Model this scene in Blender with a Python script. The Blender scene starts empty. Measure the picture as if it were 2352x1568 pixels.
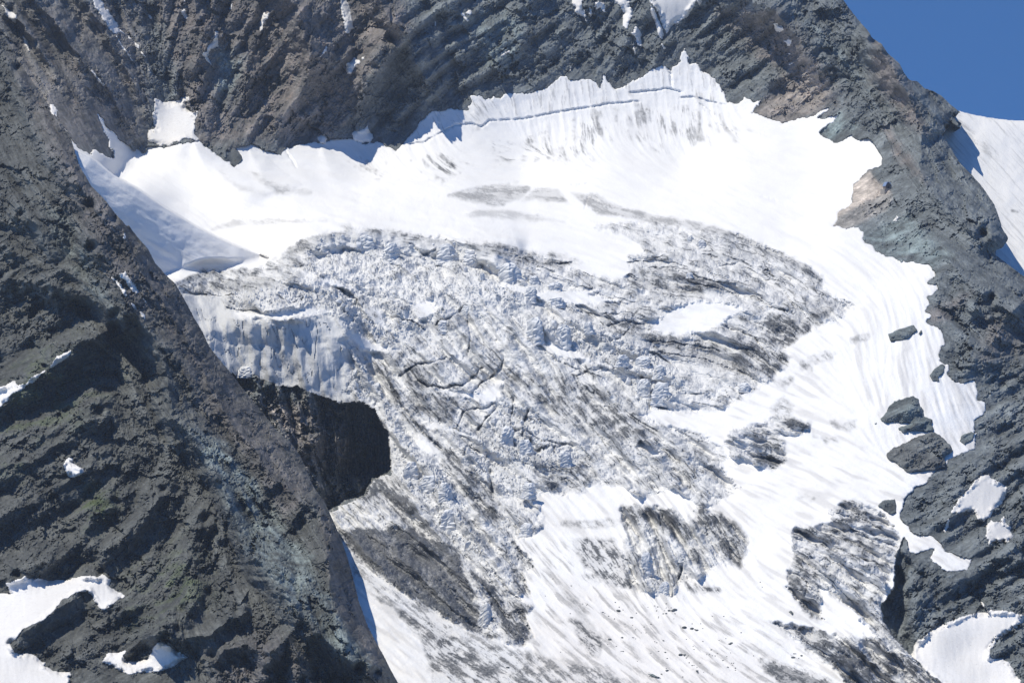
import bpy, math, random
import numpy as np
C = bpy.context.scene
COL = C.collection

# ------------------------------------------------------------------ camera
HF = math.radians(20.0)
K = math.tan(HF / 2) / 1280.0            # metres per photo pixel at one metre of depth
cam_d = bpy.data.cameras.new('camera')
cam_d.sensor_width = 36.0
cam_d.lens = 18.0 / math.tan(HF / 2)
cam_d.clip_start = 5.0
cam_d.clip_end = 20000.0
cam = bpy.data.objects.new('camera', cam_d)
COL.objects.link(cam)
cam.rotation_euler = (math.radians(90), 0, 0)
C.camera = cam

# ------------------------------------------------------------------ sun and sky
SUN = np.array([-0.45, -0.12, 0.885]); SUN = SUN / np.linalg.norm(SUN)
sun_d = bpy.data.lights.new('sun', 'SUN')
sun_d.energy = 4.15
sun_d.angle = math.radians(0.5)
sun_d.color = (1.0, 0.945, 0.83)
sun = bpy.data.objects.new('sun', sun_d)
COL.objects.link(sun)
from mathutils import Vector
sun.rotation_euler = Vector(-SUN).to_track_quat('-Z', 'Y').to_euler()
sun.location = (0, 0, 1500)

w = bpy.data.worlds.new('World'); C.world = w
w.use_nodes = True
nt = w.node_tree
bg = nt.nodes['Background']
sky = nt.nodes.new('ShaderNodeTexSky')
sky.sky_type = 'NISHITA'
sky.sun_disc = False
sky.sun_elevation = math.asin(SUN[2])
sky.sun_rotation = math.atan2(SUN[0], SUN[1])
sky.altitude = 2800.0
sky.air_density = 1.0
sky.dust_density = 0.15
sky.ozone_density = 2.5
tc = nt.nodes.new('ShaderNodeTexCoord')
va = nt.nodes.new('ShaderNodeVectorMath'); va.operation = 'ADD'; va.inputs[1].default_value = (0, 0, 0.42)
vn = nt.nodes.new('ShaderNodeVectorMath'); vn.operation = 'NORMALIZE'
nt.links.new(tc.outputs['Generated'], va.inputs[0])
nt.links.new(va.outputs[0], vn.inputs[0])
nt.links.new(vn.outputs[0], sky.inputs[0])
sat = nt.nodes.new('ShaderNodeHueSaturation'); sat.inputs['Hue'].default_value = 0.504; sat.inputs['Saturation'].default_value = 1.26; sat.inputs['Value'].default_value = 1.28
nt.links.new(sky.outputs[0], sat.inputs['Color'])
nt.links.new(sat.outputs[0], bg.inputs[0])
bg.inputs[1].default_value = 0.115
C.view_settings.view_transform = 'Standard'
C.view_settings.look = 'None'
C.view_settings.exposure = 0.0
C.view_settings.gamma = 1.0

# ------------------------------------------------------------------ grid
S = 2.4
X0, X1, Y0, Y1 = -240, 2800, -190, 1900
gx = np.arange(X0, X1 + 0.1, S); gy = np.arange(Y0, Y1 + 0.1, S)
NX, NY = len(gx), len(gy)
U, V = np.meshgrid(gx, gy)
U = U.astype(np.float64); V = V.astype(np.float64)

# ------------------------------------------------------------------ noise
def _tab(seed):
    r = np.random.RandomState(seed)
    p = r.permutation(256); p = np.concatenate([p, p])
    a = r.rand(256) * 2 * np.pi
    return p, np.cos(a), np.sin(a)

def perlin(x, y, seed=0):
    p, ca, sa = _tab(seed)
    xi = np.floor(x).astype(np.int64); yi = np.floor(y).astype(np.int64)
    xf = x - xi; yf = y - yi
    xi &= 255; yi &= 255
    u = xf * xf * xf * (xf * (xf * 6 - 15) + 10); v = yf * yf * yf * (yf * (yf * 6 - 15) + 10)
    def g(ix, iy, dx, dy):
        h = p[p[ix & 255] + (iy & 255)]
        return ca[h] * dx + sa[h] * dy
    n00 = g(xi, yi, xf, yf); n10 = g(xi + 1, yi, xf - 1, yf)
    n01 = g(xi, yi + 1, xf, yf - 1); n11 = g(xi + 1, yi + 1, xf - 1, yf - 1)
    return ((n00 * (1 - u) + n10 * u) * (1 - v) + (n01 * (1 - u) + n11 * u) * v) * 1.5

def fbm(x, y, o=5, seed=0, gain=0.5):
    t = 0; a = 1.0; f = 1.0
    for i in range(o):
        t = t + a * perlin(x * f + i * 17.3, y * f + i * 9.1, seed + i); a *= gain; f *= 2.03
    return t

def ridged(x, y, o=5, seed=0, gain=0.55):
    t = 0; a = 1.0; f = 1.0; w_ = 1.0
    for i in range(o):
        n = 1 - np.abs(perlin(x * f + i * 7.3, y * f + i * 3.7, seed + i)) * 1.6
        n = n * n
        t = t + a * n * w_
        w_ = np.clip(n * 1.3, 0, 1)
        a *= gain; f *= 2.07
    return t

def worley(x, y, seed=0):
    r = np.random.RandomState(seed)
    jx = r.rand(64, 64); jy = r.rand(64, 64); hv = r.rand(64, 64)
    xi = np.floor(x).astype(np.int64); yi = np.floor(y).astype(np.int64)
    f1 = np.full(x.shape, 9.0); f2 = np.full(x.shape, 9.0); h = np.zeros(x.shape)
    cx_ = np.zeros(x.shape); cy_ = np.zeros(x.shape)
    for di in (-1, 0, 1):
        for dj in (-1, 0, 1):
            a = xi + di; b = yi + dj
            am = a & 63; bm = b & 63
            dx = x - (a + jx[am, bm]); dy = y - (b + jy[am, bm])
            d = np.sqrt(dx * dx + dy * dy)
            m = d < f1
            f2 = np.where(m, f1, np.minimum(f2, d))
            f1 = np.where(m, d, f1)
            h = np.where(m, hv[am, bm], h)
            cx_ = np.where(m, dx, cx_); cy_ = np.where(m, dy, cy_)
    return f1, f2, h, cx_, cy_

def sst(a, b, x):
    t = np.clip((x - a) / (b - a), 0, 1)
    return t * t * (3 - 2 * t)

def samp(A, u, v):
    """bilinear lookup of grid field A at photo coordinates"""
    x = np.clip((u - X0) / S, 0, NX - 1.001); y = np.clip((v - Y0) / S, 0, NY - 1.001)
    xi = x.astype(np.int64); yi = y.astype(np.int64); fx = x - xi; fy = y - yi
    return (A[yi, xi] * (1 - fx) + A[yi, xi + 1] * fx) * (1 - fy) + (A[yi + 1, xi] * (1 - fx) + A[yi + 1, xi + 1] * fx) * fy

def blur(A, r):
    """separable triangle-ish blur, r in photo px"""
    n = max(1, int(round(r / S)))
    for _ in range(2):
        for ax in (0, 1):
            pad = [(0, 0), (0, 0)]; pad[ax] = (n + 1, n)
            B = np.cumsum(np.pad(A, pad, mode='edge'), axis=ax)
            k = 2 * n + 1
            A = (B[k:, :] - B[:-k, :]) / k if ax == 0 else (B[:, k:] - B[:, :-k]) / k
    return A

def lic(N, ang, L):
    """smear noise N along the direction field (radians, photo axes) over +-L px"""
    cx_ = np.cos(ang); sx_ = np.sin(ang)
    step = S * 1.2
    n = max(1, int(L / step))
    acc = N.copy(); wt = 1.0
    for sgn in (-1, 1):
        u = U.copy(); v = V.copy()
        for i in range(1, n + 1):
            x = np.clip(((u - X0) / S + .5).astype(np.int64), 0, NX - 1); y = np.clip(((v - Y0) / S + .5).astype(np.int64), 0, NY - 1)
            u += sgn * step * cx_[y, x]; v += sgn * step * sx_[y, x]
            k = 1 - i / (n + 1.0)
            acc += k * samp(N, u, v)
            wt += k * k
    A = acc / np.sqrt(wt)
    return A / (A.std() + 1e-9)

# ------------------------------------------------------------------ tracing helpers
T = dict(A=(0, 0), B=(800, 0), C=(1600, 0), D=(0, 534), E=(800, 534), F=(1600, 534), G=(0, 1067), H=(800, 1067), I=(1600, 1067))
def P(s):
    out = []; o = (0, 0)
    for t in s.split():
        if t in T: o = T[t]
        else:
            a, b = t.split(','); out.append((o[0] + float(a) / 2.45, o[1] + float(b) / 2.45))
    return np.array(out)

def segdist(poly, u, v, closed=True):
    """distance to a polyline; also the signed side of the nearest segment and inside flag"""
    n = len(poly); d2 = np.full(u.shape, 1e12); side = np.zeros(u.shape); ins = np.zeros(u.shape, bool)
    rng = range(n) if closed else range(n - 1)
    for i in rng:
        ax, ay = poly[i]; bx, by = poly[(i + 1) % n]
        ex, ey = bx - ax, by - ay; l2 = ex * ex + ey * ey + 1e-9
        t = np.clip(((u - ax) * ex + (v - ay) * ey) / l2, 0, 1)
        dx = u - ax - t * ex; dy = v - ay - t * ey
        q = dx * dx + dy * dy
        m = q < d2
        d2 = np.where(m, q, d2)
        if closed:
            c = ((ay > v) != (by > v)) & (u < (bx - ax) * (v - ay) / ((by - ay) if by != ay else 1e-9) + ax)
            ins ^= c
        else:
            side = np.where(m, np.sign(ex * dy - ey * dx), side)
    return np.sqrt(d2), side, ins

CS = 4                                   # distance fields are evaluated on a coarser grid and refined
cgx = np.arange(X0, X1 + 8, CS); cgy = np.arange(Y0, Y1 + 8, CS)
CU, CV = np.meshgrid(cgx, cgy)
def fine(Cf):
    x = (U - X0) / CS; y = (V - Y0) / CS
    xi = np.minimum(x.astype(np.int64), len(cgx) - 2); yi = np.minimum(y.astype(np.int64), len(cgy) - 2)
    fx = x - xi; fy = y - yi
    return (Cf[yi, xi] * (1 - fx) + Cf[yi, xi + 1] * fx) * (1 - fy) + (Cf[yi + 1, xi] * (1 - fx) + Cf[yi + 1, xi + 1] * fx) * fy

def sdf(poly, pad=120, far=-200.0):
    """positive inside, in photo px"""
    if isinstance(poly, str): poly = P(poly)
    out = np.full(CU.shape, far)
    x0, y0 = poly.min(0) - pad; x1, y1 = poly.max(0) + pad
    i0, i1 = np.searchsorted(cgx, [x0, x1]); j0, j1 = np.searchsorted(cgy, [y0, y1])
    u = CU[j0:j1, i0:i1].astype(float); v = CV[j0:j1, i0:i1].astype(float)
    d, _, ins = segdist(poly, u, v)
    out[j0:j1, i0:i1] = np.where(ins, d, -d)
    return fine(np.maximum(out, far))

def sdf_small(poly, pad, u, v):
    d, _, ins = segdist(poly, u, v)
    return np.where(ins, d, -d)

def line_field(poly, pad):
    """(distance, side) of an open polyline on a window of the fine grid"""
    if isinstance(poly, str): poly = P(poly)
    x0, y0 = poly.min(0) - pad; x1, y1 = poly.max(0) + pad
    i0, i1 = np.searchsorted(gx, [x0, x1]); j0, j1 = np.searchsorted(gy, [y0, y1])
    sl = (slice(j0, j1), slice(i0, i1))
    d, s, _ = segdist(poly, U[sl], V[sl], False)
    # fade at the two ends
    e0 = np.hypot(U[sl] - poly[0][0], V[sl] - poly[0][1]); e1 = np.hypot(U[sl] - poly[-1][0], V[sl] - poly[-1][1])
    return sl, d, s, e0, e1

def add_crack(A, poly, width, depth, wob=2.0):
    """narrow groove pushed away from the viewer"""
    sl, d, s, e0, e1 = line_field(poly, width * 4 + 8)
    d = np.abs(d + wob * WOB[sl])
    A[sl] += depth * np.exp(-(d / width) ** 2) * sst(0, 14, np.minimum(e0, e1) + 4)

def add_rib(A, poly, amp, wl, wr, end=30):
    """tent-shaped rib, wl / wr its widths on the left / right of the direction of travel"""
    pad = max(wl, wr) * 1.3
    sl, d, s, e0, e1 = line_field(poly, pad)
    sd = d * np.where(s == 0, 1, s)
    sd = sd + 10 * WOB2[sl]
    wdt = np.where(sd > 0, wr, wl)        # +1 side: to the right of travel in photo axes (y down: clockwise)
    t = np.clip(1 - np.abs(sd) / wdt, 0, 1)
    A[sl] -= 1.55 * amp * t ** 1.1 * sst(0, end, np.minimum(e0, e1) + end * 0.2)

def add_cliff(A, poly, amp, above, below):
    sl, d, s, e0, e1 = line_field(poly, max(above, below) * 1.4)
    sd = d * np.where(s == 0, 1, s) + 4 * WOB2[sl]
    # travel left to right: positive side is below the lip
    f = np.where(sd > 0, np.clip(1 - sd / below, 0, 1), np.exp(-(sd / above) ** 2 * 2))
    A[sl] -= amp * f * sst(0, 90, np.minimum(e0, e1)) * sst(0, 0.3, 1 - d / (np.minimum(e0, e1) + 1e-6))

def tps(pts):
    p = np.array(pts, float); x = p[:, 0] / 1000; y = p[:, 1] / 1000; z = p[:, 2]
    n = len(p)
    r2 = (x[:, None] - x) ** 2 + (y[:, None] - y) ** 2
    Km = 0.5 * r2 * np.log(r2 + 1e-12) + np.eye(n) * 1e-4
    Q = np.stack([np.ones(n), x, y], 1)
    M = np.block([[Km, Q], [Q.T, np.zeros((3, 3))]])
    c = np.linalg.solve(M, np.concatenate([z, np.zeros(3)]))
    out = c[n] + c[n + 1] * U / 1000 + c[n + 2] * V / 1000
    for i in range(n):
        r2 = (U / 1000 - x[i]) ** 2 + (V / 1000 - y[i]) ** 2
        out += c[i] * 0.5 * r2 * np.log(r2 + 1e-12)
    return out

def angfield(pts, pw=3.0):
    """inverse-distance blend of direction samples (x, y, degrees clockwise from +x in photo axes)"""
    a = np.zeros(CU.shape); b = np.zeros(CU.shape)
    for x, y, g in pts:
        wgt = 1 / (((CU - x) ** 2 + (CV - y) ** 2) / 1e4 + 0.3) ** (pw / 2)
        t = math.radians(2 * g)
        a += wgt * math.cos(t); b += wgt * math.sin(t)
    return fine(0.5 * np.arctan2(b, a))

RS = np.random.RandomState(5)
WH = RS.randn(NY, NX)
WH2 = RS.randn(NY, NX)
WOB = perlin(U / 14, V / 14, 301) + 0.6 * perlin(U / 6, V / 6, 302)
WOB2 = fbm(U / 60, V / 60, 4, 303)
WU = fbm(U / 26, V / 26, 4, 310, 0.6); WV = fbm(U / 26, V / 26, 4, 320, 0.6)     # ragged-edge warp
RAGW = WU * 0.8 + 0.5 * np.abs(WV) - 0.1
def rag(sd, a=6.0):
    return sd + a * (WU * 0.8 + 0.5 * np.abs(WV) - 0.1)

# ------------------------------------------------------------------ outlines
RIDGE = np.concatenate([[(-400, -260), (-60, -40)], P('A 0,170 60,270 120,390 180,470 240,560 300,650 370,750 430,835 460,930 490,1020 560,1140 640,1220 700,1300 790,1400 850,1470 D 790,70 840,140 910,220 950,300 1010,370 1075,430 1110,490 1150,560 1190,640 1240,720 1280,810 1350,900 1420,980 1470,1050 1530,1120 1620,1230 1700,1330 1780,1400 1840,1480 1880,1568 G 1900,320 1930,380 1990,460 2040,570 2090,680 2130,800 2165,930 2200,1070 2250,1210 2300,1310 2352,1400 H 430,1480 480,1568 540,1680'),
    [(1060, 1990), (-400, 1990)]])

GLAC = np.concatenate([P('A 330,700 430,840 490,915 555,950 570,920 610,930 650,965 695,998 690,930 660,850 600,705 650,770 700,820 760,880 820,925 835,905 880,950 890,905 920,895 1000,905 1080,885 1150,872 1220,870 1290,920 1370,980 1430,1018 1480,990 1480,950 1450,905 1500,890 1550,885 1600,915 1660,930 1720,950 1745,920 1800,900 1870,882 1930,870 1960,880 2050,860 2150,856 2200,885 2290,875 '
  'B 340,860 400,895 460,930 500,892 535,872 545,830 600,770 650,710 700,680 760,675 800,668 860,678 915,685 905,650 950,620 925,592 960,578 1000,605 1050,600 1100,600 1150,580 1200,565 1240,575 1300,575 1340,560 1395,540 1420,520 1470,480 1500,472 1525,500 1600,482 1650,490 1695,500 1704,545 1720,530 1735,450 1760,490 1790,540 1820,545 1870,525 1920,500 1950,490 '
  'C 0,488 60,440 130,410 165,412 185,430 240,395 255,330 280,295 288,380 305,402 350,390 375,430 420,455 460,490 480,520 510,580 535,630 605,640 640,600 700,622 770,590 740,620 710,660 690,690 740,712 800,735 870,757 940,740 1000,720 1080,710 1100,690 1150,660 1195,625 1150,675 1085,722 1140,725 1225,695 1190,740 1130,780 1085,815 1130,840 1190,880 1240,860 1300,815 1290,852 1340,855 1390,850 1440,890 1460,930 1480,970 1475,1010 1410,1040 1360,1080 1310,1130 1295,1180 1300,1240 1260,1275 1210,1300 1200,1350 1185,1385 1260,1400 1340,1400 '
  'F 1365,120 1355,155 1400,190 1430,210 1450,235 1500,260 1600,290 1700,305 1760,315 1800,350 1800,400 1755,425 1810,435 1840,460 1790,490 1760,520 1770,560 1740,605 1790,620 1780,640 1745,660 1780,685 1830,700 1850,740 1865,800 1830,840 1820,870 1840,905 1880,925 1890,960 1880,985 1930,1030 2000,1030 2050,1020 2060,1060 2070,1140 2110,1160 2110,1210 2050,1270 2035,1330 2060,1350 2050,1390 2060,1430 2020,1450 1950,1480 1900,1500 '
  'I 1880,215 1868,240 1810,275 1760,330 1720,360 1680,370 1660,410 1620,440 1610,490 1590,530 1585,570 1640,610 1650,640 1690,655 1720,670 1760,665 1800,665 1830,700 1865,740 1870,765 1960,795 2025,810 2020,840 2005,880 1880,880 1800,830 1780,790 1800,750 1740,755 1680,780 1640,750 1635,700 1625,660 1600,700 1565,780 1560,850 1560,930 1540,1000 1480,1080 1480,1170 1520,1240 1560,1300 1640,1380 1680,1420 1760,1500 1850,1568 2000,1700'),
  [(2500, 2000), (760, 2000), (760, 1300)],
  P('G 2040,520 2130,460 2200,440 2290,330 2352,290 H 430,290 430,180 425,80 400,0 E 420,1380 380,1290 345,1210 270,1155 200,1150 120,1165 60,1190 0,1150 D 1900,1150 1780,1080 1700,1090 1600,1080 1500,1060 1450,1000 1380,960 1200,700 1000,400 700,10 '), P('A 400,1000')])

CAVE = P('D 1380,960 1470,1000 1560,990 1700,1050 1830,1060 1960,1110 2090,1160 2200,1150 2290,1200 2340,1290 E 420,1330 440,1568 H 430,290 330,320 270,430 150,460 60,520 G 1960,520 1800,200 D 1880,1568 1600,1230')

MTN = np.concatenate([[(-400, -400)], [(1990, -400)], P('C 1160,-120 1245,0 1310,90 1370,160 1405,200 1420,232 1480,270 1520,330 1590,390 1620,450 1650,490 1700,500 1740,540 1800,560 1850,590 1900,640 1965,690 1910,705 1970,790 1850,750 1875,800 1850,825 1900,900 1960,1000 2040,1080 2100,1150 2170,1250 2200,1330 2220,1400 2255,1455 F 2250,170 2215,215 2145,232 2200,270 2352,385 2600,560'), [(2990, 900), (2990, 2200), (-400, 2200)]])

# ------------------------------------------------------------------ base relief: depth in metres along the view axis
base_pts = [(900,1707,1930),(1300,1707,1950),(1700,1707,1955),(2100,1707,1955),(2560,1707,1960),(2560,1400,2110),(2250,1400,2090),(1900,1400,2110),(1500,1400,2130),(1100,1400,2120),(880,1400,2095),
 (900,1900,1830),(1700,1900,1850),(2700,1900,1850),(400,1707,1920),
 (850,1220,2250),(1100,1200,2240),(1400,1200,2240),(1800,1200,2230),(2200,1200,2210),(2560,1200,2240),
 (1000,1000,2345),(1300,1000,2350),(1700,1000,2350),(2000,1000,2335),(2300,1000,2320),(2560,1000,2370),
 (950,850,2420),(1000,780,2450),(1300,800,2460),(1700,800,2480),(2050,800,2465),(2300,800,2450),(2560,800,2500),
 (480,760,2400),(600,800,2392),(750,800,2390),(850,860,2382),(600,940,2368),(720,970,2362),(850,1010,2354),(910,1080,2325),
 (440,690,2440),(650,690,2475),(900,680,2510),(1300,680,2540),(1700,680,2560),(2100,680,2570),(2330,680,2550),(2560,686,2600),
 (430,645,2550),(700,615,2590),(900,580,2640),(1200,590,2660),(1500,600,2680),(1800,600,2665),(2100,600,2660),(2280,620,2640),
 (300,520,2625),(350,500,2710),(286,440,2850),(420,502,2790),(530,590,2700),(640,640,2600),(600,500,2790),(900,500,2840),(1300,500,2860),(1700,500,2860),(2050,500,2850),(2300,500,2800),(2500,590,2700),
 (250,430,2740),(500,430,2870),(900,430,2965),(1300,430,2995),(1700,420,3010),(2050,420,2980),(2250,400,2930),(2420,430,2850),
 (200,370,2760),(450,370,2900),(700,380,2960),(1000,370,3020),(1300,340,3070),(1700,330,3090),(2000,330,3060),(2150,300,3030),(2330,300,2990),
 (1100,280,3068),(1400,240,3120),(1750,230,3140),(1950,230,3110),
 (0,150,2870),(0,0,2930),(200,200,2905),(350,200,2975),(350,0,3040),(600,200,3012),(600,0,3070),(900,200,3050),(900,0,3110),(1200,100,3130),(1200,0,3165),(1600,0,3195),(2000,0,3170),(2100,0,3150),(2250,150,3080),(2400,290,2990),
 (600,-190,3130),(1400,-190,3290),(2000,-190,3240),(-240,0,2850)]
YB = tps(base_pts)

rib_pts = [(-60,-40,2700),(50,170,2640),(120,265,2560),(190,370,2420),(300,530,2325),(440,710,2330),(560,880,2300),(660,1030,2250),(767,1174,2180),(850,1350,2060),(900,1500,1995),(990,1707,1905),
 (0,400,2440),(0,700,2310),(0,1000,2200),(0,1300,2060),(0,1500,1960),(0,1707,1850),(200,700,2300),(200,1000,2190),(200,1300,2080),(200,1707,1850),(400,1000,2190),(400,1300,2070),(400,1500,1960),(400,1707,1850),(600,1300,2050),(600,1707,1840),(800,1500,1930),(800,1707,1840),(200,1900,1760),(1000,1900,1790),(-240,1000,2200),(-240,400,2500),(-240,1800,1790)]
YR0 = tps(rib_pts)

# right-hand crest: the surface rolls away just before the skyline
MS = sdf(MTN, 260, -260)
RG = sdf(RIDGE, 260, -260)
GL = sdf(GLAC, 260, -260)
CV_ = sdf(CAVE, 120, -120)

# ------------------------------------------------------------------ rock relief
def zone(s, soft=8, rg=8):
    poly = P(s) if isinstance(s, str) else s
    out = np.zeros_like(U)
    pad = 20 + soft + 3 * rg
    x0, y0 = poly.min(0) - pad; x1, y1 = poly.max(0) + pad
    i0, i1 = np.searchsorted(gx, [x0, x1]); j0, j1 = np.searchsorted(gy, [y0, y1])
    i0 -= i0 % 2; j0 -= j0 % 2
    if i1 <= i0 + 2 or j1 <= j0 + 2: return out
    u = U[j0:j1:2, i0:i1:2]; v = V[j0:j1:2, i0:i1:2]
    d, _, ins = segdist(poly, u, v)
    c = np.where(ins, d, -d)
    c = np.pad(c, ((0, 1), (0, 1)), mode='edge')
    f = np.empty(((c.shape[0] - 1) * 2, (c.shape[1] - 1) * 2))
    f[::2, ::2] = c[:-1, :-1]; f[1::2, ::2] = (c[:-1, :-1] + c[1:, :-1]) / 2; f[::2, 1::2] = (c[:-1, :-1] + c[:-1, 1:]) / 2
    f[1::2, 1::2] = (c[:-1, :-1] + c[1:, 1:]) / 2
    f = f[:j1 - j0, :i1 - i0]
    sl = (slice(j0, j1), slice(i0, i1))
    out[sl] = sst(-soft, soft, f + rg * RAGW[sl])
    return out

rock_ang = angfield([(100,100,62),(300,150,60),(350,300,65),(500,150,-60),(700,150,-50),(900,150,-48),(1000,250,-50),(600,330,-55),(1150,100,-30),(1300,150,-35),(1600,150,-60),(1800,120,-40),
   (1950,200,-38),(2000,260,-35),(2120,330,-40),(2150,100,50),(2250,250,52),(2350,400,58),(2400,600,42),(2200,520,-35),(2300,640,-40),(2420,800,40),(2500,1000,-30),(2300,1250,-25),(2500,1250,-35),(2450,1500,-25),(2200,1500,-70),
   (150,500,55),(50,700,-30),(150,900,-25),(300,800,50),(100,1200,-35),(250,1350,-40),(450,1300,-60),(450,1000,58),(600,1150,55),(700,1350,52),(850,1450,68),(600,1600,60),(300,1600,-30),(700,1100,60),(800,1050,85),(900,1100,88)])
strat0 = lic(blur(WH, 9), rock_ang + 0.12 * WU, 120)
strat1 = lic(blur(WH, 4), rock_ang + 0.18 * WU, 56)
strat2 = lic(WH2, rock_ang + 0.3 * WV, 16)
crag1 = ridged(U / 130 + 0.15 * WU, V / 100 + 0.15 * WV, 5, 40, 0.42)
crag2 = ridged(U / 30 + 0.2 * WU, V / 24 + 0.2 * WV, 3, 60, 0.45)
f1, f2, hb, cx1, cy1 = worley(U / 15 + 0.5 * WU, V / 11 + 0.5 * WV, 3)
blk = hb + 0.8 * cx1 * (hb - 0.5) + 0.9 * cy1 * (np.modf(hb * 7.3)[0] - 0.5)
f1b, f2b, hb2, cx2, cy2 = worley(U / 38 + 0.6 * WU, V / 30 + 0.6 * WV, 4)
blk2 = hb2 + 1.2 * cx2 * (hb2 - 0.5) + 1.2 * cy2 * (np.modf(hb2 * 5.1)[0] - 0.5)
big = fbm(U / 210, V / 210, 4, 90)
grit = blur(RS.randn(NY, NX), 1) * 3

f1d, f2d, hb4, cx4, cy4 = worley(U / 105 + 0.35 * WOB2 + .1 * WU, V / 85 + 0.35 * WU * .5, 31)
facet = (hb4 - .5) + 2.2 * cx4 * (np.modf(hb4 * 3.7)[0] - 0.55) + 1.6 * cy4 * (np.modf(hb4 * 5.3)[0] - 0.5)
f1e, f2e, hb5, cx5, cy5 = worley(U / 48 + 0.4 * WU, V / 62 + 0.3 * WV, 33)
facet2 = (hb5 - .5) + 2.0 * cx5 * (np.modf(hb5 * 3.7)[0] - 0.55) + 1.4 * cy5 * (np.modf(hb5 * 5.3)[0] - 0.5)
def rockrel(a=1.0, s=1.0, c=1.0, g=1.0):
    """metres; negative is towards the viewer"""
    return -(a * 12.0 * big + 7.5 * a * facet + 3.6 * c * facet2 + c * 3.6 * (crag1 - 1.1) + c * 0.9 * (crag2 - 1.0) + c * 1.0 * (blk - 0.5) + c * 3.4 * (blk2 - 0.5) + s * 2.1 * strat0 + s * 0.95 * strat1 + s * 0.32 * strat2 + g * 0.16 * grit)

scree = np.clip(sst(-10, 40, sdf('C 1200,150 1400,330 1700,800 1900,1250 F 1700,50 2000,350 2352,700 2352,560 2100,300 1900,60 1700,-250 C 1500,620 1300,300 1150,80')) , 0, 1)
calm = blur(scree, 20)
slabs = blur(zone('A -200,-200 430,-200 760,380 900,620 930,800 860,900 560,900 430,830 60,270 0,170', 20, 10), 10)
relA = rockrel(1.0, 1.5, 1.15, 1.0) * (1 - 0.86 * calm) * (1 - 0.5 * slabs)
ribA = np.zeros_like(U)
RIBS = [('A 100,-200 240,20 420,260 560,430 700,600 800,760 870,890', 26, 70, 42),
        ('A 60,60 200,230 330,400 430,560 520,720 560,840', 16, 50, 24),
        ('A 440,-100 620,150 760,380 900,620 930,760', 16, 45, 26),
        ('A 1180,-100 1240,200 1210,420 1200,640 1215,840', 14, 60, 45),
        ('A 1640,-160 1830,60 1900,290 1890,420 1800,640 1560,860 1420,990', 40, 110, 60),
        ('A 1500,300 1520,560 1480,700 1400,960', 15, 50, 55),
        ('B 250,-150 380,20 450,120 530,220 590,360 660,500 700,640', 34, 90, 40),
        ('B 640,-150 700,-20 800,70 840,120', 14, 60, 40),
        ('B 430,240 430,330 310,500 220,690 60,860', 26, 55, 75),
        ('B 620,430 680,560 700,660 600,760 470,910', 10, 60, 30),
        ('B 1250,-100 1290,60 1240,250 1120,420 1000,560', 10, 70, 50),
        ('B 1620,-100 1640,150 1680,380', 7, 50, 30),
        ('C 60,-100 130,260 170,390', 8, 40, 40),
        ('C 560,-100 850,90 1000,290 1150,480 1210,600 1330,740 1440,880 1560,1060 1640,1250 F 1650,60 1830,250 1990,400 2150,520', 40, 90, 70),
        ('C 640,560 800,500 950,620', 6, 30, 30),
        ('C 1440,250 1540,420 1660,620 1740,800 1700,1000 1760,1150 1900,1300 F 2100,130', 52, 70, 60),
        ('C 1380,560 1440,700 1500,780', 8, 22, 18),
        ('C 1410,1040 1500,1130 1540,1190 1400,1260 1210,1310', 14, 34, 16),
        ('F 2010,420 1990,480 1900,600', 10, 24, 22),
        ('F 2352,500 2200,680 2100,900 1950,1010', 14, 50, 35),
        ('I 2352,100 2200,140 2070,290 1920,480 1830,640', 16, 40, 55),
        ('I 2090,590 2120,720 2000,800 1880,760', 10, 45, 40),
        ('I 2352,760 2150,860 1900,900 1700,960 1680,1250', 18, 60, 50),
        ('I 1800,330 1700,480 1620,600', 8, 30, 40)]
for a in RIBS: add_rib(ribA, *a)

edge_f = sst(2, 55, -GL)
YA = YB + relA * (0.3 + 0.7 * edge_f) + 1.25 * ribA * (0.12 + 0.88 * np.clip(-GL / 215, 0, 1))
# shaded rock hollow under the hanging ice
cv = rag(CV_, 4)
YC = 2380 - (14 + 75 * sst(860, 740, U)) * np.clip((V - 930) / 320, 0, 1) + rockrel(0.8, 2.2, 2.0, 2.0) * 1.2
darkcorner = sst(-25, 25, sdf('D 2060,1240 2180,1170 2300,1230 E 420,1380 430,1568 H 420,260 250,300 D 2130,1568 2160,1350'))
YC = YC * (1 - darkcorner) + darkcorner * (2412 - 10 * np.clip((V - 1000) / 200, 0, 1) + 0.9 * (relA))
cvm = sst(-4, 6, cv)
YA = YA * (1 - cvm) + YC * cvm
# second hollow at the foot of the right-hand ice
C2 = sst(-14, 18, rag(sdf('I 1560,850 1640,940 1640,1000 1640,1100 1650,1250 1680,1330 1665,1395 1560,1300 1480,1170 1470,1080 1540,1000'), 4))
YA += 34 * C2
YA += 14 * sst(-6, 8, sdf('I 1625,660 1560,850 1600,980 1720,900 1600,760'))

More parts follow.
